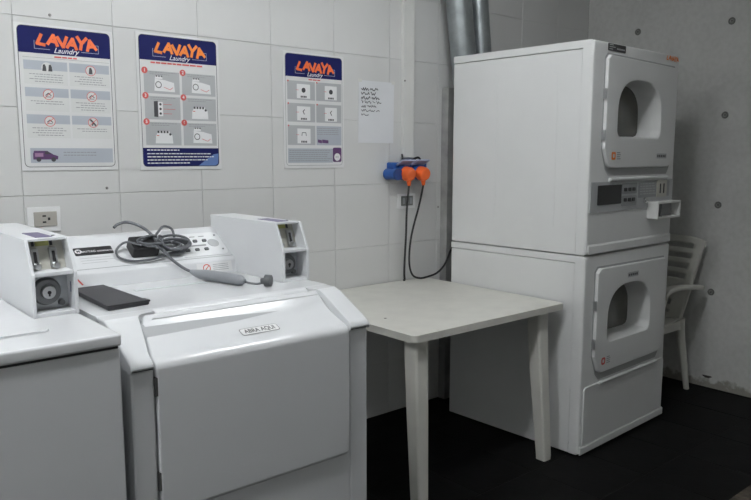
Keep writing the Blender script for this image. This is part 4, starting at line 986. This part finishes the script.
# ---- wallet and cord on the washer
bm = NB(); prism(bm, [(-0.158, -0.985), (-0.047, -0.975), (-0.050, -0.86), (-0.058, -0.845), (-0.056, -0.675), (-0.150, -0.682)], 'z', DECK + 0.0002, DECK + 0.013, 0.004, 3)
wl = thing('black_folder', (-0.10, -0.83, DECK), 'flat black leather folder lying on the washer deck', 'folder')
obj('cover', bm, leather_m, wl)
bm = NB(); prism(bm, [(-0.160, -0.9865), (-0.0455, -0.977), (-0.0475, -0.945), (-0.160, -0.95)], 'z', DECK + 0.0085, DECK + 0.0138, 0.0015, 2); obj('flap_edge', bm, leather_m, wl)

cd = thing('coiled_cable', (0.17, -0.58, 1.05), 'grey cord with black adapter and round plug coiled on the washer console', 'cord')
def fp(x, t, l): return tuple(Vector((x, -0.634, 1.012)) + fy * t + fz * l)
bm = NB(); prism(bm, rrect(-0.042, 0.042, -0.030, 0.030, 0.006), 'z', 0, 0.034, 0.004, 2); obj('adapter', on_face(bm, 0.103, 0.072, 0.001), dark_m, cd)
bm = NB(); rc_ = random.Random(3)
for k in range(8):
    pts = []; ax = (0.072 if k < 2 else 0.050) + rc_.uniform(-0.006, 0.006); bx = 0.028 + rc_.uniform(-0.008, 0.006); cx = (0.160 if k < 2 else 0.195) + rc_.uniform(-0.008, 0.008); ct = 0.062 + rc_.uniform(-0.006, 0.008); h0 = 0.040 + 0.005 * (k % 3)
    for q in range(14):
        a = 2 * math.pi * q / 13 + k * 0.3
        h = h0 if abs(cx + ax * math.cos(a) - 0.103) < 0.055 else 0.012 + 0.006 * (k % 4)
        pts.append(fp(cx + ax * math.cos(a), ct + bx * math.sin(a), h))
    tube(bm, pts, 0.0042, 7, 4)
tube(bm, [fp(0.135, 0.08, 0.040), fp(0.17, 0.125, 0.03), fp(0.20, 0.155, 0.025), fp(0.225, 0.145, 0.02), fp(0.215, 0.10, 0.02), fp(0.19, 0.07, 0.025)], 0.0040, 7)
tube(bm, [fp(0.085, 0.05, 0.042), fp(0.05, 0.085, 0.03), fp(0.022, 0.075, 0.012), fp(0.018, 0.045, 0.008), fp(0.05, 0.022, 0.008), fp(0.11, 0.018, 0.01), fp(0.17, 0.03, 0.012)], 0.0036, 7)
obj('coil', bm, grey_cord, cd)
bm = NB(); tube(bm, [(0.038, -0.520, 1.125), (0.055, -0.512, 1.134), (0.085, -0.51, 1.138), (0.115, -0.54, 1.125), (0.135, -0.575, 1.100), (0.15, -0.615, 1.060), (0.170, -0.640, 1.026), (0.200, -0.668, 0.996), (0.222, -0.695, 0.985)], 0.0048, 8)
obj('lead', bm, grey_cord, cd)
bm = NB(); tube(bm, [(0.212, -0.680, 0.989), (0.222, -0.71, 0.984), (0.240, -0.77, 0.983), (0.258, -0.84, 0.983), (0.268, -0.885, 0.982), (0.272, -0.905, 0.981)], lambda t: 0.006 + 0.0105 * min(1, t / 0.3) * (1 if t < 0.8 else max(0.1, (1 - t) / 0.2)), 14, 5)
obj('inline_grip', bm, mat('grip_grey', (0.24, 0.25, 0.27), 0.45), cd)
bm = NB(); tube(bm, [(0.270, -0.895, 0.981), (0.283, -0.915, 0.976), (0.300, -0.930, 0.974), (0.313, -0.943, 0.978)], 0.0034, 8); obj('thin_lead', bm, grey_cord, cd)
bm = NB(); cyl(bm, (0.308, -0.938, 0.982), (0.320, -0.951, 0.984), 0.009, 0.011); cyl(bm, (0.316, -0.948, 0.9845), (0.327, -0.962, 0.9845), 0.0175, 0.0165, 24); pg = obj('round_plug', bm, mat('plug_grey', (0.075, 0.08, 0.085), 0.45), cd)
